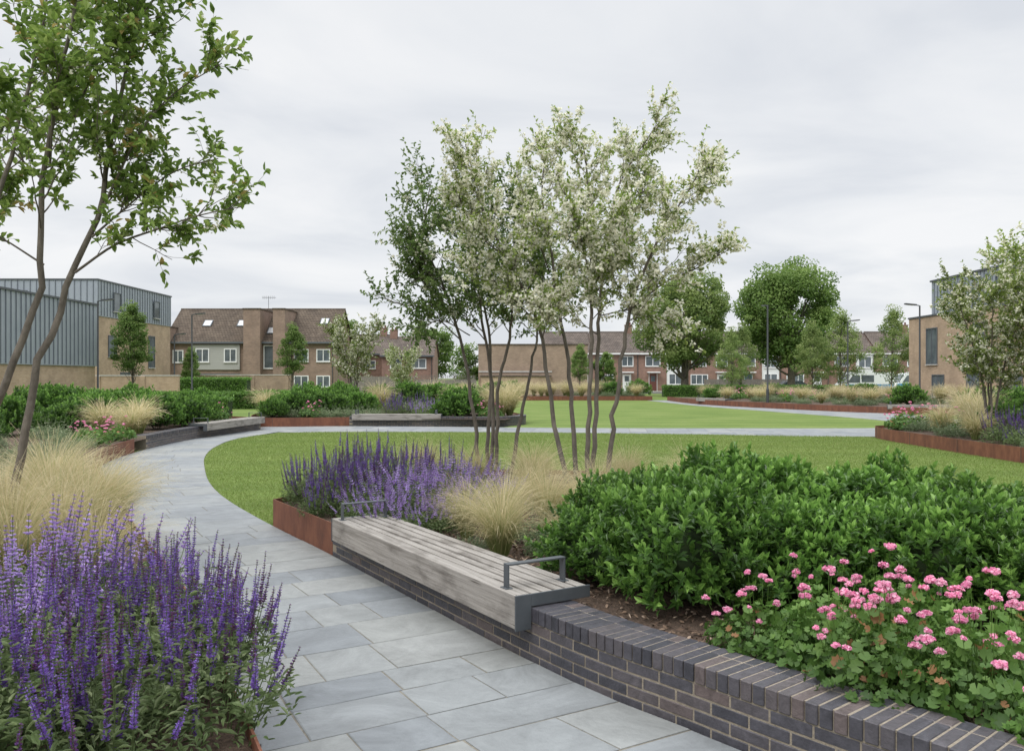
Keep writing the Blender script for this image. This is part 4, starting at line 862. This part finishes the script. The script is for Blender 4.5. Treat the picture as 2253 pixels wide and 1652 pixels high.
house(-22.5,108,7,7,5,7.3,'rdbrick','tile2',[('w',3.6,2.9,1.4,1.1,'white')],"small red brick house with tiled roof and chimney",chim=5.5,ends=(.2,.2))
for i in range(8):
    x=4+i*6.0
    if i%2==0: fe=[('p',3.5,5.6,.1,4.95,.25,'panel',"white_bay"),('d',1.3,'door' if i%4 else 'bluedoor'),('w',.8,3.2,1.9,1.3,'white')]
    else: fe=[('w',.6,.9,2.2,1.3,'white',2),('w',.7,3.2,1.9,1.3,'white'),('d',4.0,'white'),('w',3.8,3.2,1.5,1.3,'white')]
    hr=house(x,106+(.4 if i%3==0 else 0),5.99,8,5.0,7.6,'rdbrick','tile2',fe,"red brick terraced house with white windows and door",group="red brick terraced houses",chim=5.2 if i%2 else None)
    if i%2==0:
        window(hr,3.7,3.0,1.7,1.5,'white',y=-.25,mull=1); window(hr,3.7,.9,1.7,1.4,'white',y=-.25,mull=1)
r=thing("brick_hall","plain windowless pale brick building with flat parapet","building",loc=(-3.2,80,0))
m=MB(); box(m,0,10.4,0,9,0,4.9); part("wall",m.mesh("wall",[M['orbrick']]),r)
m=MB(); box(m,-.08,10.48,-.08,9.08,4.9,5.0); part("parapet",m.mesh("parapet",[M['tile2']]),r)
m=MB(); box(m,.02,7,-.06,-.001,2.3,2.42); part("stone_band",m.mesh("stone_band",[M['conc']]),r)
m=MB(); box(m,.3,6.8,-1.2,-.002,0,1.9); box(m,.2,6.9,-1.3,-.002,1.901,2.0,1); part("low_annex",m.mesh("low_annex",[M['ylbrick'],M['tile2']]),r)
def seams(m,ax,a0,a1,fixed,z0,z1,sgn,step=.42):
    a=a0
    while a<=a1:
        if ax=='y': box(m,*(sorted((fixed,fixed+.05*sgn))),a-.016,a+.016,z0,z1,1)
        else: box(m,a-.016,a+.016,*(sorted((fixed,fixed+.05*sgn))),z0,z1,1)
        a+=step
ZM=[M['zinc'],M['seam']]
r=thing("zinc_clad_building","long low building of grey zinc over buff brick","building",loc=(-24.3,49,0))
m=MB(); box(m,-18,0,-30,0,0,2.45); part("wall",m.mesh("wall",[M['ylbrick']]),r)
m=MB(); box(m,-18,.08,-30,.08,2.45,6.0); seams(m,'y',-29.8,0,.08,2.5,6.0,1); seams(m,'x',-17.8,0,.08,2.5,6.0,1)
part("zinc_cladding",m.mesh("zinc",ZM),r)
m=MB(); box(m,-18.1,.16,-30.1,.16,6.0,6.1); part("roof_edge",m.mesh("roof_edge",[M['grey']]),r)
r=thing("zinc_topped_house","three storey buff brick house with zinc upper floor","house",loc=(-29.6,60,0))
m=MB(); box(m,-16,0,0,12.8,0,6.2); part("wall",m.mesh("wall",[M['ylbrick']]),r)
m=MB(); box(m,-16.05,.06,-.06,12.86,6.2,8.75); seams(m,'y',0,12.8,.06,6.25,8.75,1,.45); seams(m,'x',-16,0,-.06,6.25,8.75,-1,.45); part("zinc_cladding",m.mesh("zinc",ZM),r)
m=MB(); box(m,-16.1,.12,-.12,12.92,8.75,8.85); part("roof_edge",m.mesh("roof_edge",[M['grey']]),r)
q=math.pi/2
for y,z,w,h in [(2.2,6.7,1.1,1.4),(9.2,6.7,1.1,1.4)]: window(r,y,z,w,h,'dkframe',y=.12,rz=q,mull=0)
for y,z,w,h in [(1.6,3.3,1.3,1.6),(8.4,2.6,1.2,2.6),(9.3,.4,1.3,1.3),(3.5,.7,1.6,1.5)]: window(r,y,z,w,h,'dkframe',y=0,rz=q,mull=0)
window(r,-6.5,6.9,1.6,1.1,'dkframe',y=-.12,mull=0)
r=thing("zinc_topped_house","buff brick house with set back zinc top storey","house",loc=(28.8,61,0))
m=MB(); box(m,0,16,-24,0,0,6.0); part("wall",m.mesh("wall",[M['ylbrick']]),r)
m=MB(); box(m,1.2,16,-23,-.9,6.0,8.6); seams(m,'y',-22.9,-.9,1.2,6.1,8.6,-1,.45); part("zinc_cladding",m.mesh("zinc",ZM),r)
m=MB(); box(m,1.1,16.1,-23.1,-.8,8.6,8.72); box(m,-.06,1.19,-24.06,.06,6.0,6.12); part("roof_edge",m.mesh("roof_edge",[M['grey']]),r)
for y,z,w,h in [(-2.6,2.7,1.5,2.5),(-8.5,2.7,1.5,2.5),(-14,2.7,1.5,2.5),(-3.4,.5,1.6,1.5),(-7.8,.2,1.4,2.0),(-12,.4,1.6,1.6)]: window(r,y,z,w,h,'dkframe',y=0,rz=-q,mull=1)
for y in (-4,-9,-15): window(r,y,6.7,1.2,1.4,'dkframe',y=1.13,rz=-q,mull=0)
def gwall(x,y,L,h,rz,mat,label):
    m=MB(); box(m,0,L,0,.22,0,h); box(m,-.03,L+.03,-.03,.25,h,h+.07,1)
    for a in np.arange(0,L,3.0): box(m,a,a+.34,-.06,-.001,0,h-.001)
    thing("garden_wall",label,"wall",loc=(x,y,0),rz=rz,mesh=m.mesh("garden_wall",[M[mat],M['conc']]),group="buff brick garden walls")
gwall(-28,56.5,5.6,1.9,0,'ylbrick',"buff brick garden wall with pale coping")
gwall(-29,74,9.5,2.0,0,'orbrick',"long orange brick garden wall with pale coping")
def fence(x,y,L,h,label,trellis=True):
    r=thing("timber_fence",label,"fence",loc=(x,y,0),group="weathered timber garden fences")
    m=MB(); a=0; rg=random.Random(int(x*10))
    while a<L: box(m,a,a+.135,0,.02,.05,h+rg.uniform(-.01,.01)); a+=.145
    part("boards",m.mesh("boards",[M['fence']]),r)
    m=MB()
    for a in np.arange(0,L+.1,1.8): box(m,a-.05,a+.05,.021,.12,0,h+(.4 if trellis else .1))
    part("posts",m.mesh("posts",[M['fence']]),r)
    if trellis:
        m=MB()
        for zz in (h+.03,h+.2,h+.36): box(m,0,L,0,.018,zz,zz+.03)
        for a in np.arange(0,L,.2): box(m,a,a+.03,.0185,.03,h,h+.4)
        part("trellis",m.mesh("trellis",[M['fence']]),r)
fence(-14.5,76,5.5,1.9,"weathered board fence behind blossom tree",False)
fence(-8.9,77,5.6,1.6,"weathered fence topped with trellis")
fence(22,96,10,1.6,"weathered board fence along the street",False)
fence(29.5,60.5,8,1.8,"dark timber fence beside buff brick house",False)
def vehicle(x,y,rz,kind,label):
    r=thing("parked_van" if kind=='van' else "parked_car",label,"van" if kind=='van' else "car",loc=(x,y,0),rz=rz)
    if kind=='van': pf=[(-2.6,.35),(-2.62,1.0),(-2.3,1.25),(-1.6,2.15),(-1.3,2.3),(2.5,2.32),(2.62,2.1),(2.62,.35)]; W=.97; mt='carwhite'
    else: pf=[(-2.1,.3),(-2.12,.75),(-1.2,.95),(-.6,1.42),(.9,1.45),(1.6,1.0),(2.1,.92),(2.12,.3)]; W=.86; mt='cargrey'
    n=len(pf); V=[(a,-W,b) for a,b in pf]+[(a,W,b) for a,b in pf]
    m=MB(); m.add(V,[[i,(i+1)%n,n+(i+1)%n,n+i] for i in range(n)]); m.add(V,[list(range(n))[::-1]]); m.add(V,[[n+i for i in range(n)]])
    bevel(part("body",m.mesh("body",[M[mt]]),r),.07,3)
    if kind=='van':
        s=MB(); 
        for sg in (-1,1): box(s,-2.5,2.55,*sorted((sg*(W+.002),sg*(W+.012))),.5,1.15)
        part("side_stripe",s.mesh("side_stripe",[M['carblue']]),r)
        wins=[[(-1.95,1.3),(-1.45,2.02),(-.75,2.02),(-.75,1.3)],[(-.6,1.35),(-.6,2.02),(.6,2.02),(.6,1.35)]]
        wx=(-1.7,1.7); wr=.34; wsq=[(-2.27,1.32),(-1.66,2.12)]
    else:
        wins=[[(-1.05,.98),(-.58,1.34),(-.02,1.36),(-.02,.98)],[(.05,.98),(.05,1.36),(.85,1.36),(1.3,1.0)]]; wx=(-1.35,1.35); wr=.32; wsq=[(-1.15,1.0),(-.66,1.39)]
    for wv in wins:
        for sg in (-1,1):
            k=len(wv); s=MB(); V=[(a,sg*(W+.004),b) for a,b in wv]+[(a,sg*(W+.02),b) for a,b in wv]
            s.add(V,[list(range(k)),[k+i for i in range(k)]]); part("side_window",s.mesh("side_window",[M['glass']]),r)
    s=MB(); a,b=wsq; V=[(a[0]-.03,-W+.1,a[1]),(a[0]-.03,W-.1,a[1]),(b[0]-.03,W-.15,b[1]),(b[0]-.03,-W+.15,b[1])]; s.add(V,[[0,1,2,3]]); part("windscreen",s.mesh("windscreen",[M['glass']]),r)
    for xx in wx:
        for sg in (-1,1):
            s=MB(); tube(s,[(0,sg*(W-.2),0),(0,sg*(W+.02),0)],wr,20,0,cap=True); tube(s,[(0,sg*(W+.02),0),(0,sg*(W+.03),0)],wr*.6,14,1,cap=True)
            part("wheel",s.mesh("wheel",[M['tyre'],M['lampglass']]),r,(xx,0,wr))
    for sg in (-1,1):
        s=MB(); box(s,pf[1][0]-.02,pf[1][0]+.08,*sorted((sg*W*.55,sg*W*.9)),.68,.85); part("headlight",s.mesh("headlight",[M['lampglass']]),r)
vehicle(34.5,82.5,0,'van',"white and blue van parked along the road")
vehicle(44,91.5,0,'van',"white van parked along the road")
vehicle(30.5,92,0,'car',"grey car parked along the road")
# ------------------------------------------------------------------ world, sun, camera
w=bpy.data.worlds.new("World"); scene.world=w; w.use_nodes=True; nt=w.node_tree; L=nt.links
for n in list(nt.nodes): nt.nodes.remove(n)
out=nt.nodes.new("ShaderNodeOutputWorld")
sk=nt.nodes.new("ShaderNodeTexSky"); sk.sky_type='NISHITA'; sk.sun_disc=False; sk.sun_elevation=math.radians(50); sk.sun_rotation=math.radians(-140)
b1=nt.nodes.new("ShaderNodeBackground"); b1.inputs[1].default_value=.12; L.new(sk.outputs[0],b1.inputs[0])
tc=nt.nodes.new("ShaderNodeTexCoord"); sp=nt.nodes.new("ShaderNodeSeparateXYZ"); L.new(tc.outputs["Generated"],sp.inputs[0])
def mth(op,a,b):
    n=nt.nodes.new("ShaderNodeMath"); n.operation=op
    for i,q in enumerate((a,b)):
        if isinstance(q,(int,float)): n.inputs[i].default_value=q
        else: L.new(q,n.inputs[i])
    return n.outputs[0]
zz=mth('MAXIMUM',sp.outputs[2],0); den=mth('ADD',zz,.14)
cb=nt.nodes.new("ShaderNodeCombineXYZ"); L.new(mth('DIVIDE',sp.outputs[0],den),cb.inputs[0]); L.new(mth('MULTIPLY',mth('DIVIDE',sp.outputs[1],den),1.2),cb.inputs[1])
no=nt.nodes.new("ShaderNodeTexNoise"); no.inputs["Scale"].default_value=.9; no.inputs["Detail"].default_value=7; no.inputs["Roughness"].default_value=.52; no.inputs["Distortion"].default_value=.5; L.new(cb.outputs[0],no.inputs["Vector"])
cr=ramp(nt,no.outputs[0],[(.36,(.73,.76,.81)),(.5,(.84,.86,.89)),(.64,(.93,.937,.95))])
mr=nt.nodes.new("ShaderNodeMapRange"); mr.interpolation_type='SMOOTHSTEP'; mr.inputs[1].default_value=.42; mr.inputs[2].default_value=1.0; mr.inputs[3].default_value=1.0; mr.inputs[4].default_value=3.4; L.new(zz,mr.inputs[0])
b2=nt.nodes.new("ShaderNodeBackground"); L.new(mr.outputs[0],b2.inputs[1]); L.new(cr,b2.inputs[0])
ms=nt.nodes.new("ShaderNodeMixShader"); ms.inputs[0].default_value=.96; L.new(b1.outputs[0],ms.inputs[1]); L.new(b2.outputs[0],ms.inputs[2]); L.new(ms.outputs[0],out.inputs[0])
sd=bpy.data.lights.new("sun",'SUN'); sd.energy=1.5; sd.angle=math.radians(35); sd.color=(1,.97,.92)
so=bpy.data.objects.new("sun",sd); COL.objects.link(so); so.rotation_euler=(math.radians(40),0,math.radians(-40))
cam=bpy.data.cameras.new("camera"); co=bpy.data.objects.new("camera",cam); COL.objects.link(co)
co.location=(0,0,1.8); co.rotation_euler=(math.radians(90),0,0); cam.lens=29.56; cam.sensor_width=36; cam.shift_y=.002; cam.clip_end=3000; cam.clip_start=.05
scene.camera=co
scene.view_settings.view_transform='Standard'; scene.view_settings.look='None'; scene.view_settings.exposure=0
print("objects",len(bpy.data.objects))
